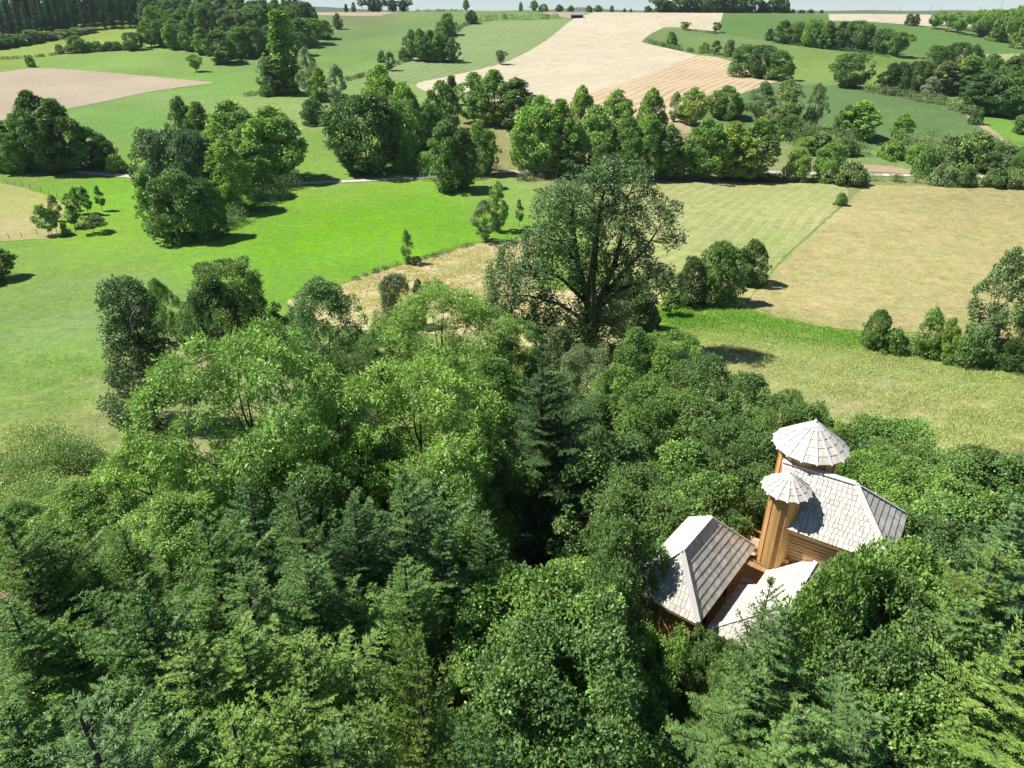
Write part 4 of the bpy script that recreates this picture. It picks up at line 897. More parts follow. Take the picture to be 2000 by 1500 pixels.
T('lone', 384, 140, 107, 28, YEL, 'fruit_tree', 'single yellow-green fruit tree with bare trunk in the left field')
T('bush_b', 62, 131, 112, 19, MID, 'bush', 'small bright bush at the upper corner of the brown field', 'bush')
T('round_c', 152, 103, 70, 40, OAK, 'broadleaf_tree', 'larger round tree in the hedge between the upper left fields')
T('round_a', 262, 98, 64, 40, OAK, 'broadleaf_tree', 'spreading tree at the right end of the upper left hedge')
T('bush_b', 118, 105, 88, 18, OLV, 'bush', 'small bush at the left end of the upper left hedge', 'bush')
g = 'bushes in the upper left hedge'
many([(u, 101 - (u - 178) * .05, 84 + rg.uniform(-4, 4), 22, rg.choice([OLV, OAK, DRK])) for u in range(178, 250, 13)], ['bush_a', 'bush_b'], 'bush', 'bush in the hedge line between the two upper left fields', 'bush', g)
# --- clump on the pale field
g = 'trees of the clump on the pale hillside field'
many([(806, 118, 58, 34, OAK), (822, 119, 56, 34, MID), (842, 120, 58, 38, OAK), (858, 121, 62, 38, MID), (832, 121, 70, 30, DRK), (870, 118, 68, 32, MID)], ['tall_a', 'tall_c', 'round_b'], 'broadleaf_tree', 'tree in the dense clump standing on the pale hillside field', 'tree', g)
T('tall_a', 884, 122, 72, 30, OAK, 'broadleaf_tree', 'tree with ivy-thick trunk at the right end of the field clump')
T('round_c', 875, 68, 26, 36, OAK, 'broadleaf_tree', 'pointed tree in the hedge above the field clump')
T('round_b', 866, 72, 38, 34, MID, 'broadleaf_tree', 'leafy tree close behind the field clump')
T('round_b', 921, 46, 20, 26, DRK, 'broadleaf_tree', 'dark round tree at the corner of the upper hedge')
T('bush_a', 789, 115, 94, 22, OLV, 'bush', 'bush at the left of the field clump', 'bush')
T('airy_b', 762, 138, 100, 22, BLU, 'broadleaf_tree', 'slim grey-green tree in the diagonal hedge')
T('bush_a', 746, 122, 100, 14, OAK, 'bush', 'tiny dark bush in the green slope by the diagonal hedge', 'bush')
T('lone', 978, 126, 99, 22, OLV, 'fruit_tree', 'small open fruit tree alone beside the wheat field')
# --- trees on the crest
g = 'pines of the small grove on the skyline'
many([(u, 18.6, rg.uniform(-6, 2), 18, PIN) for u in range(708, 806, 10)], ['pine_far', 'round_b'], 'pine_tree', 'pine of the small dark grove on the skyline above the tan strip', 'tree', g)
g = 'small trees along the skyline'
many([(676, 18.5, 8, 9, DRK), (691, 18.5, 5, 9, PIN), (1017, 22, 4, 9, MID), (1092, 21.5, 9, 17, DRK), (1115, 21.5, 11, 14, DRK), (1150, 21.5, 11, 14, OAK), (1168, 21.5, 10, 18, OAK), (1195, 21.5, 11, 9, DRK), (1220, 21.5, 16, 7, DRK), (1232, 21.5, 17, 6, DRK), (1062, 21.5, 8, 20, MID), (1548, 26, 18, 10, DRK), (1565, 26, 19, 14, DRK), (1583, 26, 18, 14, DRK), (1604, 26, 19, 8, DRK)], ['round_c', 'round_b'], 'small_tree', 'small tree on the skyline, dark against the pale sky', 'tree', g)
T('tall_b', 1043, 21.5, 0, 18, MID, 'broadleaf_tree', 'taller leafy tree on the skyline left of the field barn')
T('tall_b', 910, 20, -2, 14, OAK, 'broadleaf_tree', 'lone thin-stemmed tree on the bare skyline')
g = 'trees of the skyline wood above the wheat'
many([(u, 22.5, rg.uniform(-12, 3), rg.uniform(22, 30), rg.choice([DRK, VDK, PIN, OAK])) for u in range(1280, 1535, 13)], ['round_a', 'pine_far', 'round_b', 'tall_a'], 'broadleaf_tree', 'tree of the dark wood on the skyline above the wheat', 'tree', g)
g = 'bushes at the foot of the skyline wood'
many([(u, 24, rg.uniform(12, 17), rg.uniform(14, 24), rg.choice([OAK, MID, DRK])) for u in range(1265, 1545, 17)], ['bush_a', 'bush_b'], 'bush', 'low bush at the foot of the dark skyline wood', 'bush', g)
T('lone', 1337, 58.5, 43, 19, YEL, 'small_tree', 'small pale round tree at the top corner of the wheat')
T('lone', 1399, 64, 44, 16, OAK, 'small_tree', 'small dark tree where wheat meets the green crop')
T('round_c', 1774, 50, 27, 17, DRK, 'broadleaf_tree', 'left of the twin dark trees below the tan skyline strip')
T('round_c', 1787, 50.5, 28, 15, DRK, 'broadleaf_tree', 'right of the twin dark trees below the tan skyline strip')
# --- line of trees across the right hillside
g = 'row of trees across the right hillside'
many([(1502, 79, 55, 22, DRK), (1528, 84, 40, 42, OAK), (1556, 86, 42, 36, OAK), (1583, 91, 38, 42, MID), (1612, 95, 42, 40, OAK), (1640, 96, 40, 44, DRK), (1668, 99, 42, 44, OAK), (1692, 100, 46, 36, OAK)], ['tall_c', 'round_a', 'round_b'], 'broadleaf_tree', 'tree in the long right hillside row', 'tree', g, 2)
T('round_a', 1718, 104, 57, 44, OAK, 'broadleaf_tree', 'tree next to last at the right end of the hillside row')
T('lone', 1750, 111, 64, 44, OAK, 'broadleaf_tree', 'last tree at the right end of the hillside row, casting its own shade')
T('round_c', 1450, 150, 88, 62, OAK, 'broadleaf_tree', 'left dark tree of the clump at the tip of the straw field')
T('round_a', 1482, 153, 90, 58, DRK, 'broadleaf_tree', 'middle tree of the clump at the tip of the straw field')
T('round_c', 1516, 156, 99, 60, OAK, 'broadleaf_tree', 'right tree of the clump at the tip of the straw field')
T('bush_a', 1310, 88, 63, 20, MID, 'bush', 'leafy bush in the hedge below the small green paddock', 'bush')
T('airy_b', 1397, 106, 78, 20, DRK, 'small_tree', 'dark upright tree at the low end of the paddock hedge')
T('bush_b', 1424, 110, 80, 24, OLV, 'bush', 'grey-green bush beside the straw field clump', 'bush')
T('bush_a', 1376, 102, 84, 24, MID, 'bush', 'bush in the lower half of the paddock hedge', 'bush')
T('round_a', 1655, 171, 106, 78, OAK, 'broadleaf_tree', 'big round tree standing alone above the grey-green field')
g = 'dense grove on the right hillside'
GR = [(1735, 184, 122, 50, VDK), (1752, 186, 124, 44, DRK), (1788, 182, 122, 50, DRK), (1838, 185, 118, 70, OLV), (1822, 160, 92, 56, DRK), (1862, 150, 84, 44, DRK), (1893, 148, 88, 40, DRK), (1880, 185, 105, 70, MID), (1930, 150, 106, 50, OAK), (1925, 165, 108, 44, MID), (1815, 187, 150, 40, GRY), (1838, 184, 150, 26, BRI), (1905, 222, 142, 80, DRK), (1935, 225, 150, 80, DRK), (1970, 228, 138, 90, OAK), (1998, 230, 165, 70, DRK), (2030, 225, 150, 80, DRK), (1960, 190, 110, 50, OAK), (1990, 150, 108, 36, DRK), (2015, 170, 110, 50, OAK)]
many(GR, ['round_a', 'round_b', 'round_c', 'tall_c'], 'broadleaf_tree', 'tree in the dense grove on the right hillside', 'tree', g, 2, 9)
T('bush_a', 1905, 243, 212, 24, DRK, 'bush', 'round dark bush on the field bank below the right grove', 'bush')
T('bush_b', 2000, 262, 228, 50, OLV, 'bush', 'bush at the right edge beside the bright strip of grass', 'bush')
g = 'robinias in the grove on the upper right skyline'
RB = [(u, edge([(1815, 54), (1850, 62), (1900, 72), (1950, 84), (2060, 100)], u) - r * 9, edge([(1815, 30), (1900, 26), (1960, 22), (2060, 12)], u) - r * 3 + rg.uniform(-3, 3), 34, rg.choice([ASH, MID, OLV])) for r in range(2) for u in range(1826 + r * 12, 2050, 24)]
many(RB, ['robinia', 'umbrella'], 'robinia_tree', 'feathery pale tree in the grove on the upper right skyline', 'tree', g, 0, 4)
many([(1920, 70, 50, 34, DRK), (1945, 80, 58, 40, OLV), (1985, 80, 60, 34, YEL), (2005, 95, 74, 50, OLV)], ['bush_a', 'bush_b'], 'bush', 'bush at the lower edge of the upper right grove', 'bush', 'bushes below the robinia grove')
# --- hedges as continuous rows
def hedge(px, hgt, wid, colr, label, name='hedge', dens=1., seed=1, leaf=(.3, .2), wander=.3):
    rg = np.random.default_rng(seed); W = hit(*zip(*smooth_px(px, False, 4))); seg = np.linalg.norm(np.diff(W[:, :2], axis=0), axis=1); cum = np.concatenate([[0], np.cumsum(seg)])
    n = max(4, int(cum[-1] / (wid * .42))); t = np.sort(rg.random(n)) * cum[-1]
    x = np.interp(t, cum, W[:, 0]) + rg.normal(0, wander * wid, n); y = np.interp(t, cum, W[:, 1]) + rg.normal(0, wander * wid, n)
    r = wid * rg.uniform(.3, .65, n); hh = hgt * rg.uniform(.45, 1.15, n); z = H(x, y) + np.maximum(hh - r, hgt * .2)
    x = np.concatenate([x, x]); y = np.concatenate([y, y]); z = np.concatenate([z, H(x[:n], y[:n]) + hgt * .25]); r = np.concatenate([r, r * 1.1]); n *= 2
    per = np.maximum(10, (r ** 2 * 60 * dens / (leaf[0] / .3) ** 2)).astype(int); idx = np.repeat(np.arange(n), per); m = len(idx)
    d = unit(rnd_dirs(rg, m) + (0, 0, .35)); C = np.stack([x, y, z], 1); P = C[idx] + d * (r[idx] * rg.uniform(.6, 1.1, m))[:, None]
    dr = unit(d + rnd_dirs(rg, m) * .9); nn = unit(d * .6 + (0, 0, .7) + rnd_dirs(rg, m) * .5)
    V, Fq, va = leaf_quads(P, dr, nn, leaf[0] * rg.uniform(.7, 1.3, m), leaf[1] * rg.uniform(.7, 1.3, m), np.clip(.5 + rg.normal(0, .14, n)[idx] + rg.normal(0, .12, m), 0, 1))
    c0 = W[len(W) // 2]; V = V - c0
    o = mobj(name, np_mesh(name, V, Fq, M_leaf, {'vari': va})); o.location = c0; o.color = (*colr, 1)
    return tag(o, label, 'hedge')
hedge([(-10, 117), (60, 113), (120, 106)], 1.6, 1.8, DRK, 'low thin hedge on the far left between two green fields', seed=2, leaf=(.4, .28))
hedge([(120, 106), (200, 101), (285, 95)], 3.0, 3.0, OAK, 'thicker hedge continuing to the wood between the left fields', seed=3, leaf=(.45, .3))
hedge([(672, 160), (700, 152), (735, 142), (765, 131), (800, 117)], 2.0, 2.2, DRK, 'diagonal hedge climbing from the birches to the field clump', seed=4, leaf=(.4, .28))
hedge([(878, 72), (895, 58), (912, 48), (940, 42)], 2.6, 2.6, OAK, 'hedge climbing from the field clump to the upper corner tree', seed=5, leaf=(.45, .3))
hedge([(940, 41), (980, 36), (1030, 38), (1090, 36)], 4.2, 4, OAK, 'long thick hedge along the top of the pale field', seed=6, leaf=(.6, .4), dens=.6)
hedge([(815, 20.5), (860, 20.5), (900, 20.5)], 2, 2.5, DRK, 'low dark hedge on the skyline left of the lone tree', seed=7, leaf=(.5, .35), dens=.6)
hedge([(1262, 82), (1300, 92), (1345, 101), (1380, 106), (1420, 112)], 2.6, 2.8, OAK, 'hedge along the lower side of the small green paddock', seed=8, leaf=(.45, .3))
hedge([(1340, 60), (1370, 63), (1400, 66)], 1.6, 2., OLV, 'thin scrubby hedge between the two small trees in the wheat', seed=9, leaf=(.4, .28))
hedge([(1500, 82), (1580, 92), (1660, 101), (1740, 112)], 1.8, 2.2, DRK, 'undergrowth strip below the long row of hillside trees', seed=10, leaf=(.45, .3))
hedge([(1690, 178), (1740, 188), (1790, 196), (1850, 208), (1890, 226)], 3.2, 5, OLV, 'wide scrub hedge along the top of the grey-green field', seed=11, leaf=(.45, .3))
hedge([(1520, 262), (1600, 285), (1700, 300), (1800, 308), (1880, 305)], 3.4, 9, (.20, .28, .10), 'broad belt of pale scrub behind the right track', seed=12, leaf=(.4, .28), wander=.6, dens=.7)
hedge([(1820, 318), (1880, 300), (1960, 312), (2040, 330)], 5, 9, (.19, .27, .10), 'high pale scrub at the right behind the track', seed=13, leaf=(.4, .28), wander=.6, dens=.7)
hedge([(1690, 352), (1760, 355), (1850, 358), (1930, 362), (2060, 362)], 2.4, 2.4, OLV, 'roadside hedge between the white track and the dry field', seed=14, leaf=(.33, .22))
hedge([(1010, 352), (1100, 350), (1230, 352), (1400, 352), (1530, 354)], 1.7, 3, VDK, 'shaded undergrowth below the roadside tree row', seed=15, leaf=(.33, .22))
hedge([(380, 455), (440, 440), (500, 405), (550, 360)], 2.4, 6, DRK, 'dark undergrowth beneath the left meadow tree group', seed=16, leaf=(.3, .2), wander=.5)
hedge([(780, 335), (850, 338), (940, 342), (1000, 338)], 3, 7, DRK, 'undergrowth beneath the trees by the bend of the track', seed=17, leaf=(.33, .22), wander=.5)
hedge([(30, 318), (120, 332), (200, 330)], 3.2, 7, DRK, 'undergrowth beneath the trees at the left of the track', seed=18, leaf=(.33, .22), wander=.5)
hedge([(1690, 668), (1760, 686), (1830, 700), (1900, 712), (1990, 722), (2080, 735)], 3.0, 2.6, OAK, 'thick hedge along the dry field at the right edge', seed=19, leaf=(.2, .14))
hedge([(480, 188), (500, 186), (530, 183)], 1.8, 2, OLV, 'short low hedge left of the columnar poplar', seed=20, leaf=(.4, .28))
hedge([(690, 548), (740, 530), (790, 517), (860, 497), (925, 478)], .55, 1.0, (.17, .2, .08), 'low weedy edge between bright meadow and dry grass', seed=21, leaf=(.25, .12))
# --- left middle distance, behind the track
g = 'trees at the left of the track'
for a in [('tall_c', 15, 328, 232, 90, OAK, 'leafy tree cut by the left edge behind the track'), ('tall_a', 58, 332, 222, 70, MID, 'mid green tree second from the left edge by the track'), ('tall_a', 96, 334, 178, 84, DRK, 'tallest dark windswept tree left of the brown field corner'), ('tall_a', 135, 336, 194, 96, OAK, 'tall tree with yellow-green top beside the dark windswept one'), ('round_c', 180, 326, 250, 70, DRK, 'dark tree right behind the left roadside pair'), ('round_b', 212, 330, 266, 52, DRK, 'dark round tree at the right end of the left roadside group'), ('bush_a', 229, 337, 303, 38, YEL, 'small yellowish bush at the end of the left roadside group'), ('tall_c', 110, 337, 240, 60, DRK, 'shaded tree low in the middle of the left roadside group'), ('round_a', 35, 338, 262, 60, OAK, 'low full tree at the left edge beside the track')]:
    T(a[0], a[1], a[2], a[3], a[4], a[5], 'bush' if a[0] == 'bush_a' else 'broadleaf_tree', a[6], 'bush' if a[0] == 'bush_a' else 'tree', g)
g = 'trees of the left meadow group'
for a in [('round_b', 372, 320, 192, 70, OAK, 'dark tree rising at the back left of the meadow group'), ('tall_a', 405, 325, 200, 66, MID, 'tree behind the meadow group next to the back left one'), ('tall_b', 470, 345, 196, 120, BRI, 'bright yellow-green ash at the back of the meadow group'), ('tall_b', 545, 354, 207, 128, ASH, 'tall ash with visible trunk at the right of the meadow group'), ('round_a', 505, 352, 240, 90, ASH, 'ash crown filling the middle of the meadow group'), ('round_a', 325, 395, 258, 100, BLU, 'grey-green oak at the left of the meadow group'), ('round_c', 395, 408, 258, 116, (.13, .20, .10), 'large grey-green oak in the centre of the meadow group'), ('tall_b', 455, 412, 272, 90, YEL, 'yellowish tree right of the grey oak in the meadow group'), ('tall_c', 500, 385, 280, 80, ASH, 'tree under the tall ash in the meadow group'), ('round_c', 360, 468, 338, 118, OAK, 'full bushy tree at the front of the meadow group'), ('tall_c', 302, 458, 336, 52, ASH, 'narrow vine-covered tree at the left front of the meadow group'), ('round_c', 415, 462, 352, 62, DRK, 'shaded tree at the right front of the meadow group')]:
    T(a[0], a[1], a[2], a[3], a[4], a[5], 'broadleaf_tree', a[6], 'tree', g)
g = 'trees in the valley belt'
for a in [('round_a', 715, 338, 190, 142, DRK, 'very large dark round oak by the bend of the track'), ('tall_a', 752, 285, 128, 84, BRI, 'yellow-green tall tree behind the large dark oak'), ('round_b', 795, 300, 165, 80, ASH, 'ash between the yellow-green tree and the dark one'), ('round_a', 780, 322, 200, 76, ASH, 'ash crown touching the right side of the large oak'), ('round_b', 866, 258, 160, 76, OAK, 'round green tree in the middle of the back row'), ('round_c', 840, 285, 205, 60, OAK, 'darker tree below the round one in the back row'), ('column', 884, 205, 148, 27, BLU, 'small bluish oval tree at the edge of the wheat'), ('tall_a', 928, 240, 142, 74, ASH, 'left tree of the tall trio against the wheat'), ('tall_a', 965, 246, 137, 80, ASH, 'middle and tallest tree of the trio against the wheat'), ('tall_c', 1008, 250, 152, 90, OAK, 'right tree of the trio against the wheat'), ('round_c', 1035, 255, 190, 50, OAK, 'rounded tree stepping down at the right of the trio'), ('tall_c', 872, 374, 236, 76, OAK, 'dark ash standing in front of the track on the meadow'), ('tall_c', 905, 368, 250, 66, DRK, 'twin dark ash right beside the one in front of the track'), ('round_b', 938, 340, 238, 72, ASH, 'rounded bright tree behind the twin dark ashes'), ('bush_a', 795, 335, 288, 44, MID, 'pale green bush under the valley belt by the track'), ('bush_b', 832, 340, 300, 40, YEL, 'yellowish bush left of the twin dark ashes'), ('tall_b', 1052, 342, 186, 104, BRI, 'tall bright ash left of the roadside row'), ('round_b', 1025, 330, 220, 60, BRI, 'bright small tree at the left of the tall bright ash'), ('tall_a', 1090, 345, 195, 84, ASH, 'grey-green ash right of the tall bright one'), ('tall_b', 1132, 318, 166, 62, YEL, 'slender light tree rising behind the roadside row'), ('tall_a', 1160, 345, 206, 88, ASH, 'tree of the roadside row right of the slender light one'), ('tall_b', 1200, 330, 175, 82, ASH, 'light tree at the back of the roadside row'), ('round_b', 1222, 350, 232, 80, OAK, 'darker full tree in the centre of the roadside row'), ('tall_b', 1266, 300, 171, 62, BRI, 'bright crown against the straw field behind the roadside row'), ('tall_a', 1262, 350, 225, 74, MID, 'medium tree right of the centre of the roadside row'), ('tall_c', 1302, 350, 244, 66, OAK, 'lower dark tree in the right half of the roadside row'), ('tall_b', 1372, 352, 232, 96, ASH, 'broad ash in the right half of the roadside row'), ('tall_a', 1420, 352, 238, 90, YEL, 'yellow-green ash near the right end of the roadside row'), ('tall_c', 1470, 350, 232, 92, ASH, 'last big ash at the right end of the roadside row'), ('tall_c', 1115, 350, 262, 60, DRK, 'low shaded tree left of centre in the roadside row'), ('round_a', 1175, 352, 270, 60, OAK, 'low shaded tree near the centre of the roadside row'), ('round_c', 1335, 345, 280, 56, OAK, 'low full tree between two ashes of the roadside row'), ('tall_b', 1352, 245, 170, 60, YEL, 'pale open tree in front of the straw field'), ('airy_b', 1316, 238, 178, 26, OLV, 'thin dark tree left of the pale open one'), ('round_b', 1415, 232, 169, 76, MID, 'rounded tree right of the pale open one'), ('airy_a', 1482, 240, 160, 60, OLV, 'left airy tree above the grey-green field'), ('airy_a', 1528, 255, 157, 84, (.22, .31, .11), 'large airy pale tree above the grey-green field'), ('airy_a', 1585, 255, 164, 50, OLV, 'slim dark airy tree right of the large pale one'), ('round_c', 1540, 270, 225, 50, OAK, 'low bush tree under the airy pale one'), ('round_c', 1555, 352, 290, 52, BRI, 'bright round bush tree left of the track gap'), ('round_a', 1575, 300, 268, 40, BRI, 'bright round tree just behind the roadside bushes'), ('round_c', 1618, 354, 280, 66, ASH, 'full green bush tree beside the track gap'), ('bush_a', 1655, 362, 318, 64, OLV, 'grey-green bush at the corner of the mown field'), ('tall_c', 1676, 272, 197, 76, BRI, 'bright tree standing in front of the grey-green field'), ('round_b', 1648, 268, 207, 50, OAK, 'darker tree joined to the left of the bright one'), ('tall_a', 1757, 277, 222, 44, ASH, 'small upright tree right of the bright one in the grey-green field'), ('round_c', 1330, 230, 205, 40, OAK, 'small dark tree by the bare patch of earth'), ('round_c', 1385, 300, 240, 60, MID, 'bushy tree behind the roadside row near the bare earth')]:
    bs = a[6].split(' '); isb = a[0].startswith('bush')
    T(a[0], a[1], a[2], a[3], a[4], a[5], 'bush' if isb else 'broadleaf_tree', a[6], 'bush' if isb else 'tree', g)
g = 'bushes in the scrub right of the track gap'
many([(1850, 325, 268, 70, (.20, .28, .09)), (1890, 330, 262, 80, (.20, .28, .09)), (1930, 335, 275, 70, (.18, .26, .09)), (1790, 318, 280, 50, ASH), (1800, 345, 290, 40, OAK), (1960, 340, 285, 50, OLV), (1990, 350, 290, 50, OAK), (1840, 362, 318, 46, OLV), (1880, 364, 326, 44, OAK), (1740, 308, 276, 50, ASH), (1940, 366, 330, 50, OAK), (1985, 368, 335, 56, OLV), (1600, 300, 262, 50, OLV), (1650, 302, 270, 46, OLV)], ['bush_a', 'round_c', 'bush_b'], 'bush', 'spreading bush in the scrub by the right track', 'bush', g, 2)
# --- smaller trees on the near meadows
T('airy_a', 948, 472, 392, 62, (.21, .30, .13), 'willow_tree', 'light grey-green round tree at the corner of the dry grass')
T('airy_b', 972, 452, 352, 40, ASH, 'poplar_tree', 'slim bright tree rising behind the grey-green one')
T('sapling', 1014, 443, 388, 14, MID, 'sapling', 'thin sapling at the edge of the bright meadow', 'sapling')
T('airy_b', 797, 516, 447, 24, MID, 'young_tree', 'single young tree on the edge of the bright meadow')
T('bush_b', 815, 518, 502, 24, OLV, 'bush', 'tiny dry bush at the foot of the single young tree', 'bush')
T('bush_a', 1641, 402, 378, 24, OAK, 'bush', 'small bush on the line between mown and dry field', 'bush')
T('great', 1150, 690, 315, 340, (.135, .225, .09), 'great_poplar', 'huge old ivy-clad poplar towering at the centre of the picture', rot=0, bark=M_ivybark)
T('round_c', 1232, 652, 545, 110, DRK, 'bush', 'dark rounded shrub right of the trunk of the huge poplar', 'bush')
T('round_c', 1345, 598, 505, 62, DRK, 'broadleaf_tree', 'left dark tree of the small clump in the mown field')
T('round_c', 1398, 592, 475, 92, MID, 'broadleaf_tree', 'middle tree of the small clump in the mown field')
T('round_b', 1462, 556, 470, 72, OAK, 'broadleaf_tree', 'right tree of the small clump, its shade on the dry field')
T('sapling', 1308, 618, 562, 34, ASH, 'small_tree', 'small leafy tree just left of the clump')
T('bush_b', 1268, 640, 600, 40, OAK, 'bush', 'small bush under the right side of the huge poplar', 'bush')
g = 'trees in the hedge at the right edge'
for a in [('round_b', 1705, 682, 606, 56, OAK, 'dense pointed bush tree at the left end of the right hedge'), ('bush_a', 1742, 690, 645, 50, MID, 'bush next to the left end of the right hedge'), ('airy_b', 1802, 698, 598, 46, ASH, 'open sapling in the middle of the right hedge'), ('round_b', 1838, 704, 622, 46, YEL, 'yellow-green tree beside the open sapling'), ('airy_a', 1912, 706, 487, 108, (.18, .28, .11), 'tall airy ash above the right hedge'), ('round_c', 1978, 722, 634, 80, DRK, 'dark full tree at the right end of the right hedge'), ('bush_a', 1885, 716, 655, 64, OAK, 'shaded bush below the tall airy ash'), ('round_b', 2010, 640, 540, 60, MID, 'tree cut off by the right edge behind the hedge')]:
    isb = a[0].startswith('bush'); T(a[0], a[1], a[2], a[3], a[4], a[5], 'bush' if isb else 'broadleaf_tree', a[6], 'bush' if isb else 'tree', g)
T('shrub_walnut', 97, 460, 400, 40, MID, 'young_tree', 'young walnut by the fence corner on the left')
T('airy_b', 113, 432, 378, 22, OLV, 'young_tree', 'thin grey young tree behind the young walnut')
T('sapling', 148, 445, 396, 24, OAK, 'young_tree', 'narrow dark young tree in the small planting')
T('shrub_walnut', 158, 418, 365, 26, MID, 'young_tree', 'left of the slim saplings in the small planting')
T('sapling', 174, 420, 362, 18, MID, 'sapling', 'middle one of the slim saplings in the small planting', 'sapling')
T('sapling', 200, 412, 362, 16, MID, 'sapling', 'slim sapling at the right end of the small planting', 'sapling')
T('airy_a', 138, 412, 378, 26, OLV, 'young_tree', 'sparse young tree at the back of the small planting')
T('umbrella', 184, 455, 424, 50, (.11, .16, .06), 'small_tree', 'low spreading umbrella-shaped tree below the slim saplings')
T('bush_b', 130, 460, 436, 16, MID, 'bush', 'tiny bush beside the young walnut', 'bush')
T('round_a', -18, 548, 492, 90, OAK, 'broadleaf_tree', 'oak branch reaching in from the left edge of the meadow')


# ------------------------------------------------------------------ the wood in front
FOOT = [(LO + e_ * 3 + p_ * 1.7, 3.6, 2.2), (QO + e_ * 2.6 + r_ * 2.5, 3.2, 3.0), (BO + U * 2.2 + W_ * 2, 3.0, 3.0), (Vector((13.9, 27.9, 0)), 1.9, 1.9)]
_taken = []
def free(x, y, m):
    for k, (c, a, b) in enumerate(FOOT):
        if math.hypot(x - c.x, y - c.y) < max(a, b) + m * .3: return False
    return True
def W(kind, u, vt, h, w, colr, label, name=None, cat='tree', group=None, **k):
    P = hit(u, vt, h * .97)[0]; n0 = P.copy()
    k0 = 0
    while not free(P[0], P[1], .4) and k0 < 30: h *= 1.02; P = hit(u, vt, h * .97)[0]; k0 += 1
    _taken.append((P[0], P[1], w))
    nm = name or ('fir_tree' if 'fir' in kind else 'ash_tree' if 'ash' in kind else 'bush' if 'bush' in kind else 'ivy_covered_tree' if 'ivy' in kind else 'oak_tree')
    return place(nm, kind, P, h, w, colr, label, cat, group, **k)
VIV = (.29, .47, .07)
# light ash trees of the middle
W('ash_near_a', 465, 686, 15, 12.5, BRI, 'largest light green ash, its forked limbs showing, left of centre')
W('ash_near_b', 265, 870, 8, 8, BRI, 'low spreading ash branch mass below the dark ivy column')
W('ash_near_b', 610, 800, 10, 8, ASH, 'ash just right of the largest light green ash')
W('ash_near_b', 330, 985, 8, 8, BRI, 'young light ash in front of the largest one')
W('ash_near_b', 150, 950, 6, 7, BRI, 'low light ash at the edge of the left scrub')
W('ash_near_a', 862, 582, 13, 14, BRI, 'round light green ash at the top of the wood below the dry grass')
W('ash_near_a', 815, 738, 13, 12, BRI, 'second light green ash, in front of the round one')
W('ash_near_b', 905, 855, 10, 8, BRI, 'smaller light ash left of the dark spruce')
W('ash_near_b', 1112, 925, 6.6, 4.4, VIV, 'vivid yellow-green young ash in the dark gap', cat='tree')
W('ash_near_b', 985, 905, 7.5, 4.4, BRI, 'thin light young ash before the dark spruce')
# left middle
W('ivy_column', 236, 558, 15, 8.8, DRK, 'dark ivy-covered column tree with dead twigs at its tip, left', rot=1.0)
T('ash_near_b', 331, 668, 546, 62, ASH, 'ash_tree', 'slender light ash standing in the grass behind the dark column tree')
T('oak_near_c', 382, 676, 590, 80, MID, 'oak_tree', 'low light oak joined to the large dark oak')
T('oak_near_a', 470, 706, 517, 160, OAK, 'oak_tree', 'large dark round oak at the left edge of the wood')
T('oak_near_b', 548, 700, 610, 80, OAK, 'oak_tree', 'smaller oak at the right foot of the large dark oak')
T('oak_near_b', 445, 712, 540, 120, DRK, 'oak_tree', 'darker twin stem crown inside the large dark round oak')
T('oak_near_c', 505, 715, 590, 90, OAK, 'oak_tree', 'low dark oak closing the foot of the large dark oak')
T('oak_near_b', 645, 736, 545, 165, (.19, .33, .11), 'ash_tree', 'full blue-green ash right of the large dark oak')
T('oak_near_c', 590, 700, 600, 60, MID, 'oak_tree', 'light filler oak between dark oak and blue-green ash')
T('bush_near', 776, 640, 541, 78, GRY, 'bush', 'grey willow bush in the dry grass behind the wood', 'bush')
T('oak_near_b', 822, 640, 545, 34, BLU, 'small_tree', 'small dark pointed tree beside the grey willow bush')
# dark spruce of the centre
T('fir_near_b', 1052, 1080, 688, 262, (.10, .185, .065), 'spruce_tree', 'dark spruce standing clear in the centre of the wood')
_taken.append((1.7, 36.3, 6))
# oak canopy right of centre
OK_ = [(700, 690, 9, 6.5, OAK), (735, 640, 9, 6, MID), (655, 760, 8, 6, BLU), (1000, 640, 9, 7, MID), (955, 700, 9, 7, MID), (1090, 645, 9, 6, OLV), (1150, 690, 9, 6.5, OLV), (1245, 648, 11, 6, MID), (1205, 720, 9, 6, MID), (1310, 668, 10, 8, MID), (1385, 700, 10, 7, OAK), (1170, 780, 9, 7, OAK), (1280, 765, 10, 8, MID), (1370, 790, 10, 8, OAK), (1460, 738, 9.5, 7.5, OAK), (1545, 785, 9, 6, MID), (1210, 860, 10, 8, OAK), (1330, 880, 10, 8, MID), (1440, 850, 10, 7, OAK), (1600, 800, 8, 5, MID), (1645, 835, 8, 5, BRI), (1260, 960, 9, 7, OAK), (1390, 940, 10, 7.5, MID), (1225, 965, 9, 5, OAK), (1480, 940, 9, 6, OAK), (1730, 885, 8, 7, MID), (1680, 890, 8, 5, BRI), (1835, 905, 9, 7, ASH), (1920, 885, 9, 8, OAK), (1985, 905, 9, 7, OAK), (1790, 960, 9, 7, BRI), (1870, 985, 10, 7.5, MID), (1960, 985, 10, 8, OAK), (1850, 1060, 10, 6.5, DRK), (1225, 1030, 9, 5, OAK), (1330, 985, 9, 6, MID), (560, 860, 9, 7, MID), (700, 850, 9, 7, MID), (620, 930, 10, 7, OAK), (860, 950, 9, 7, MID), (1430, 1010, 8.5, 4.5, OAK), (1530, 850, 9, 5.5, OAK)]
LB = {MID: 'mid green', OAK: 'deep green', OLV: 'grey-olive', YEL: 'yellowish', BLU: 'bluish green', BRI: 'bright green', ASH: 'fresh green', DRK: 'dark green', FIR: 'green', YFR: 'yellow-green', BLF: 'blue-green', VDK: 'very dark', GRY: 'grey-green'}
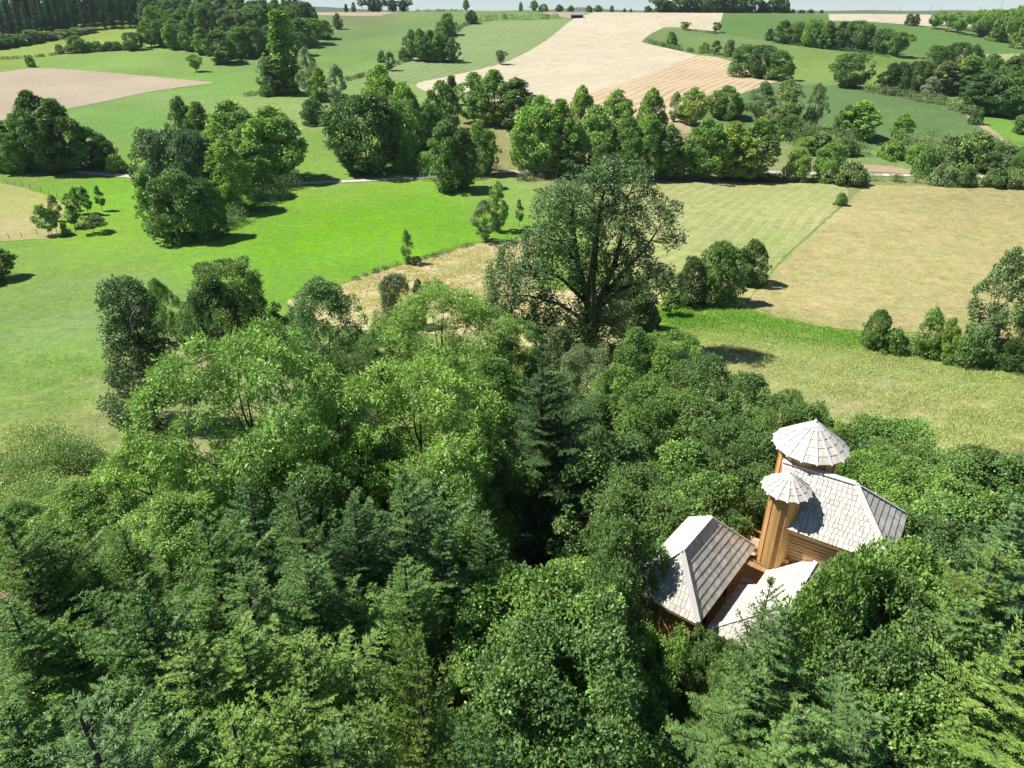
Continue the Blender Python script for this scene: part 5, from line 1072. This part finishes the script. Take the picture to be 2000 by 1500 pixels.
def where(u, v):
    xs = 'far left' if u < 300 else 'left' if u < 620 else 'middle left' if u < 900 else 'centre' if u < 1160 else 'middle right' if u < 1400 else 'right' if u < 1750 else 'far right'
    return xs
for i, (u, v, h, w, c) in enumerate(OK_):
    if 1640 < u < 2001: ctx = 'between treehouse and pale meadow' if v < 930 else 'right behind the large cabin'
    elif v < 720: ctx = 'on the rim near the huge poplar'
    elif v < 860: ctx = 'in the canopy below the huge poplar'
    else: ctx = 'in the canopy near treehouse and spruce'
    W(['oak_near_a', 'oak_near_b', 'oak_near_c'][i % 3], u, v, h, w, c, '%s %s oak %s' % (LB[c], ['round', 'upright', 'bushy'][i % 3], ctx), group='oaks of the wood canopy')
# firs
FR = [(485, 950, 14, 6.5, BLF), (395, 1015, 14, 6.5, FIR), (575, 955, 15, 6.5, BLF), (690, 985, 14, 6.5, BLF), (785, 930, 15, 7, BLF), (865, 1030, 13, 6, BLF), (950, 1010, 12, 5, BLF), (10, 1020, 15, 7.5, FIR), (95, 1075, 13, 7, FIR), (185, 1110, 12, 6.5, FIR), (275, 1160, 15, 8, FIR), (470, 1100, 14, 7, FIR), (600, 1110, 14, 7, FIR), (690, 1150, 13, 6.5, FIR), (790, 1100, 13, 6.5, FIR), (20, 1190, 14, 7, FIR), (130, 1230, 13, 7, YFR), (360, 1250, 14, 7, YFR), (470, 1240, 14, 7.5, YFR), (590, 1270, 14, 7, YFR), (150, 1385, 17, 8, BLF), (20, 1390, 15, 8, FIR), (300, 1370, 15, 8, FIR), (450, 1400, 15, 7.5, YFR), (570, 1390, 15, 7, YFR), (812, 1255, 16, 5.0, YFR), (690, 1300, 12, 7, FIR), (720, 1400, 15, 5.5, YFR), (940, 1425, 14, 5, FIR), (1506, 1135, 14.5, 3.4, FIR), (1540, 1205, 14.5, 6.5, FIR), (1480, 1330, 13, 7, FIR), (1650, 1330, 13, 6, FIR), (1560, 1400, 14, 7, FIR), (1700, 1420, 14, 7, BLF), (1950, 1085, 15, 8, YFR), (1880, 1190, 14, 7, FIR), (1990, 1260, 15, 8, YFR), (1900, 1390, 13, 7, YFR), (1990, 1000, 13, 7, BLF), (240, 1040, 12, 6, FIR), (650, 1440, 15, 7, FIR), (1440, 1460, 8, 4, YFR)]
for i, (u, v, h, w, c) in enumerate(FR):
    if v > 1350: ctx = 'at the bottom edge of the picture, ' + where(u, v)
    elif u > 1400: ctx = 'below the low cabin' if u < 1800 else 'at the right edge beyond the cabins'
    elif v < 1060: ctx = 'in the back row of firs, ' + where(u, v)
    else: ctx = 'amid the fir stand, ' + where(u, v)
    W(['fir_near_a', 'fir_near_b', 'fir_near_c'][i % 3], u, v, h, w, c, '%s %s fir %s' % (LB[c], ['slim', 'full', 'loose-branched'][i % 3], ctx), group='firs of the stand in front')
# oaks of the front
OF = [(1080, 1130, 11, 7.6, MID), (990, 1175, 10, 7.5, MID), (1165, 1185, 11, 8, MID), (1195, 1140, 10.5, 5, OAK), (1110, 1280, 11, 8, OAK), (1010, 1320, 11, 7.5, OAK), (1200, 1330, 10, 7, MID), (1285, 1262, 8.5, 4, MID), (1700, 1110, 14, 5.6, MID), (1790, 1085, 13, 7, MID), (1750, 1200, 13, 7, OAK), (1830, 1180, 12, 7, MID), (1640, 1120, 14.5, 4.2, MID), (1780, 1300, 12, 7.5, MID), (1850, 1290, 11, 7, OAK), (1700, 1290, 12, 5.5, OAK), (1790, 1410, 12, 7, MID), (1440, 1300, 9.5, 4, MID), (1335, 1272, 7.5, 3.6, MID), (1392, 1268, 8.5, 3.0, OAK), (1300, 1310, 7, 3.5, BRI), (1600, 1250, 10, 5, OAK)]
for i, (u, v, h, w, c) in enumerate(OF):
    ctx = 'left of the small grey-roofed cabin' if u < 1330 else 'before the small grey-roofed cabin' if u < 1500 else 'right of the low cabin' if v < 1230 else 'below the cabins towards the bottom right'
    W(['oak_near_b', 'oak_near_a', 'oak_near_c'][i % 3], u, v, h, w, c, '%s %s oak %s' % (LB[c], ['upright', 'round', 'bushy'][i % 3], ctx), group='oaks around the treehouse')
# scrub at the left and undergrowth on the forest floor
rg = random.Random(12)
for q, (pts, hg, wd, c, lb) in enumerate([
    ([(-40, 895), (40, 900), (110, 915), (150, 935)], 1.3, 3.2, (.30, .40, .12), 'low bramble patch along the upper edge of the left scrub'),
    ([(-60, 940), (30, 950), (110, 965), (170, 985)], 1.6, 4.0, (.24, .36, .10), 'green bramble patch in the middle of the left scrub'),
    ([(-60, 1000), (40, 1010), (140, 1020), (220, 1020)], 2.2, 4.2, (.28, .40, .10), 'taller bramble patch at the foot of the left scrub'),
    ([(200, 950), (260, 985), (330, 1010)], 1.8, 3.6, (.30, .43, .11), 'light bramble patch under the left ash branches')]):
    o = hedge(pts, hg, wd, c, lb, 'bramble_patch', seed=60 + q, leaf=(.15, .10), wander=.75, dens=1.7); o['category'] = 'brambles'; o['kind'] = 'stuff'
W('oak_near_c', 75, 1035, 4, 5, ASH, 'loose green shrub below the brambles at the left edge', 'bush', 'bush')
W('ash_near_b', 30, 985, 4.5, 4.5, ASH, 'young ash shrub rising from the brambles at the left edge', 'bush', 'bush')
k = 0
for i in range(900):
    x = rg.uniform(-26, 34); y = rg.uniform(3, 50)
    if x < -20 + .0 * y and y > 35: continue
    if not free(x, y, 1.5) or any(math.hypot(x - a, y - b) < 1.9 + .12 * w for a, b, w in _taken): continue
    if math.hypot(x - 1.2, y - 35) < 3.2 or (4.5 < x < 10 and 10 < y < 21): continue
    dd = Vector((x, y, H(x, y) + 2 - CZ)); dep = dd.y * math.cos(PITCH) - dd.z * math.sin(PITCH)
    if abs(dd.x / dep) > .85: continue
    h = rg.uniform(2.5, 5.5); _taken.append((x, y, 3)); k += 1
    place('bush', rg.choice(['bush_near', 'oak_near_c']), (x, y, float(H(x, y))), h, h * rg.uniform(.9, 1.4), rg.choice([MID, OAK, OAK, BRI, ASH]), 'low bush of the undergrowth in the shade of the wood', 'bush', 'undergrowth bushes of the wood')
    if k > 75: break
# bare pale limbs poking out of the canopy
def dead(u, v, h, ln, seed, label):
    rg = np.random.default_rng(seed); P = hit(u, v, h)[0]; segs = []
    b = np.array((0, 0, h - 3.)); 
    def grow(a, d, L, r, lv):
        e = a + d * L; pts = curve_pts(a, e, rg.normal(0, .12, 3) * L, 5); segs.append((pts, np.linspace(r, r * .4, 5)))
        if lv: 
            for q in range(3): st = pts[rg.integers(2, 5)]; grow(st, unit(d + rg.normal(0, .55, 3) + (0, 0, .1)), L * rg.uniform(.45, .7), r * .5, lv - 1)
    segs.append((np.array([(0, 0, h - 4.2), (.03, 0, h - 3.6), (0, 0, h - 3)]), np.array([.12, .09, .06])))
    for q in range(3): grow(b, unit(np.array((rg.uniform(-.6, .6), rg.uniform(-.6, .4), 1.))), ln, .035, 3)
    V, Fq = tubes_np(segs, 4); o = mobj('dead_branch', np_mesh('dead_branch', V, Fq, M_deadwood, None, True)); o.location = P; tag(o, label, 'dead branch')
for i, (u, v, h, l) in enumerate([(1720, 1230, 12, 1.6), (1690, 1130, 13, 1.2), (1880, 1330, 10, 1.8), (1130, 1330, 9, 1.6), (1260, 1170, 10, 1.3), (236, 560, 15.2, 1.1), (1190, 1260, 10, 1.4), (760, 1010, 12, 1.2), (1180, 705, 9.5, 1.5), (1760, 1260, 12, 1.4)]):
    dead(u, v, h, l, i + 50, ['pale bare branch above the oak at the right of the low cabin', 'thin bare branch beside the low white roof', 'forked bare branch near the right edge among dark firs', 'pale bare branch in the oak left of the small cabin', 'bare twigs by the corner of the small cabin', 'grey dead twigs at the tip of the dark column tree', 'pale bare branch low in the front oak', 'bare twig tip among the back firs', 'pale bare branch on the rim below the huge poplar', 'bleached forked branch standing out against the right oaks'][i])
# ------------------------------------------------------------------ fence, poles, barn, grass
fn = tag(empty('fence'), 'wire fence with thin grey posts round the small mown field', 'fence')
mb = MB(); mb.tube([(0, 0, -.3), (.02, 0, 1.25)], [.07, .06], 6); pm = mb.mesh('fence_post', M_greywood)
FP = hit(*zip(*[(-20, 474), (18, 467), (43, 464), (74, 459), (112, 456), (148, 452), (170, 448)])); last = None
FQ = hit(*zip(*[(14, 358), (30, 361), (45, 364), (60, 368), (80, 374), (97, 381), (112, 386), (128, 392)]))
for L in (FP, FQ):
    for p in L:
        o = mobj('fence_post', pm, fn); o.location = p; o.rotation_euler = (rg.uniform(-.06, .06), rg.uniform(-.08, .08), 0); o.scale = (1, 1, rg.uniform(.9, 1.15))
    for hh in (.5, 1.05):
        mb = MB(); mb.tube([(p[0], p[1], p[2] + hh) for p in L], .012, 4); mb.build('wire', M_greywood, fn)
for (u, vb, vt) in [(1706, 28, 17), (1756, 28, 13), (1815, 28.5, 11), (1834, 29, 14), (1910, 31, 13), (1950, 33, 3)]:
    P = hit(u, vb)[0]; h = zat(vt, P) - P[2]; mb = MB(); mb.tube([(0, 0, -.5), (.22, 0, h)], [.16, .10], 7); mb.box((.2, 0, h - .5), (1.6, .1, .12))
    r = empty('utility_pole', P); tag(r, 'thin wooden utility pole on the right skyline', 'utility pole', 'utility poles along the right skyline')
    mb.build('pole', M_greywood, r)
P = hit(1127, 35)[0]; bn = tag(empty('field_barn', P, .15), 'small open field shelter with pale metal roof at the top of the wheat', 'shelter')
mb = MB(); mb.box((0, 1.4, 1.2), (10, .12, 2.4)); mb.box((-4.95, 0, 1.2), (.1, 2.8, 2.4)); mb.box((4.95, 0, 1.2), (.1, 2.8, 2.4)); mb.build('wall', M_dark, bn)
mb = MB(); mb.box((0, 0, 2.7), (11, 4.6, .12), Matrix.Rotation(RAD(12), 3, 'X')); mb.build('roof', M_zinc, bn)
for x in (-3.2, 0, 3.2):
    mb = MB(); mb.box((x, -1.4, 1.1), (.14, .14, 2.2)); mb.build('post', M_greywood, bn)
def tufts(name, label, px, n, hgt, colr, seed, spread=.35, clump=.5):
    """long grass standing over the sheet of ground"""
    rg = np.random.default_rng(seed); Wp = hit(*zip(*px)); A = Wp[:, :2]; x0, y0 = A.min(0); x1, y1 = A.max(0)
    G = np.stack([rg.uniform(x0, x1, n * 3), rg.uniform(y0, y1, n * 3)], 1); ins = np.zeros(len(G), bool); j = len(A) - 1
    for i in range(len(A)):
        xi, yi = A[i]; xj, yj = A[j]; ins ^= ((yi > G[:, 1]) != (yj > G[:, 1])) & (G[:, 0] < (xj - xi) * (G[:, 1] - yi) / ((yj - yi) or 1e-9) + xi); j = i
    G = G[ins] + rg.normal(0, 1.6, (ins.sum(), 2)); f = np.sin(G[:, 0] / 2.1 + np.sin(G[:, 1] / 3.)) * np.sin(G[:, 1] / 1.7 + np.sin(G[:, 0] / 2.6)) + rg.normal(0, .6, len(G)); G = G[f > -.2][:n]; m = len(G); k = 4
    P = np.repeat(np.column_stack([G, H(G[:, 0], G[:, 1]) + .03]), k, 0); M2 = len(P)
    wind = np.stack([np.sin(P[:, 1] / 5 + P[:, 0] / 9), np.cos(P[:, 0] / 6), np.zeros(M2)], 1) * .6
    D = unit(rnd_dirs(rg, M2) * (.7, .7, .2) + wind * .6 + (0, 0, .75)); P = P + rg.normal(0, spread * .5, (M2, 3)) * (1, 1, 0)
    V, Fq, va = leaf_quads(P, D, rnd_dirs(rg, M2), hgt * rg.uniform(.5, 1.3, M2), hgt * .16 * rg.uniform(.7, 1.5, M2), np.clip(.5 + np.repeat(rg.normal(0, .18, m), k) + rg.normal(0, .12, M2), 0, 1))
    o = mobj(name, np_mesh(name, V, Fq, M_grass, {'vari': va})); o.color = (*colr, 1); return tag(o, label, 'grass', None, 'stuff')
M_grass = leaf_mat('grass_blades', .3, .35, .7, .1, .04)
tufts('grass', 'long half-dry grass waving across the meadow beyond the treehouse', [(1290, 640), (1480, 630), (1700, 668), (2030, 735), (2030, 900), (1900, 900), (1660, 830), (1560, 760), (1420, 690), (1300, 670)], 15000, .34, (.46, .52, .22), 1)
tufts('grass', 'straw-coloured rough grass below the bright meadow', [(600, 580), (700, 548), (790, 520), (860, 500), (930, 482), (1010, 480), (1040, 560), (1030, 660), (880, 620), (700, 620)], 9000, .42, (.62, .58, .32), 2)
tufts('grass', 'green and straw tufts in the left meadow edge', [(-20, 700), (300, 700), (420, 740), (300, 900), (-20, 900)], 6000, .22, (.30, .46, .14), 3)
tufts('grass', 'weedy growth along the hedge and bright fern strip', [(1300, 600), (1450, 606), (1600, 645), (1700, 655), (1680, 680), (1480, 650), (1300, 640)], 8000, .42, (.26, .48, .08), 4)
# ------------------------------------------------------------------ air
mb = MB(); mb.box((0, 4300, 60), (26000, 9800, 720)); 
mz, nt = newmat('haze_air'); vol = nd(nt, 'ShaderNodeVolumePrincipled'); vol.inputs['Color'].default_value = (.78, .92, 1, 1); vol.inputs['Density'].default_value = .00005; vol.inputs['Anisotropy'].default_value = 0.
o = nd(nt, 'ShaderNodeOutputMaterial'); nt.links.new(vol.outputs[0], o.inputs['Volume'])
tag(mb.build('haze', mz), kind='stuff')
cy.volume_step_rate = 4; cy.volume_max_steps = 32

# ------------------------------------------------------------------ tell like-labelled neighbours apart by their place in the row
_by = {}
for o in bpy.data.objects:
    if o.parent is None and 'label' in o and 'group' in o: _by.setdefault((o['group'], o['label']), []).append(o)
_ord = ['leftmost', 'second from the left', 'third from the left', 'fourth from the left', 'fifth from the left', 'sixth from the left', 'seventh from the left', 'eighth from the left', 'ninth from the left', 'tenth from the left']
_key = lambda o: o.location.x / max(o.location.y, 1)
for (gk, lb), L in _by.items():
    if 2 <= len(L) <= 20 and len(lb.split()) <= 11:
        L.sort(key=_key); n = len(L)
        for i, o in enumerate(L):
            k = n - 1 - i
            if i <= k or n <= 3: t = _ord[i] if not (n > 1 and i == n - 1) else 'rightmost'
            else: t = _ord[k].replace('leftmost', 'rightmost').replace('left', 'right') if k else 'rightmost'
            o['label'] = lb + ', ' + t
import os
if os.environ.get('SCENE_STATS'):
    ms = {o.data.name: o.data for o in bpy.data.objects if o.type == 'MESH'}
    print('TRIS', sum(sum(max(0, p.loop_total - 2) for p in m.polygons) for m in ms.values()) if 0 else sum(len(m.loops) - 2 * len(m.polygons) for m in ms.values()))
    for nme, m in sorted(ms.items(), key=lambda q: -len(q[1].polygons))[:16]: print(nme, len(m.loops) - 2 * len(m.polygons))
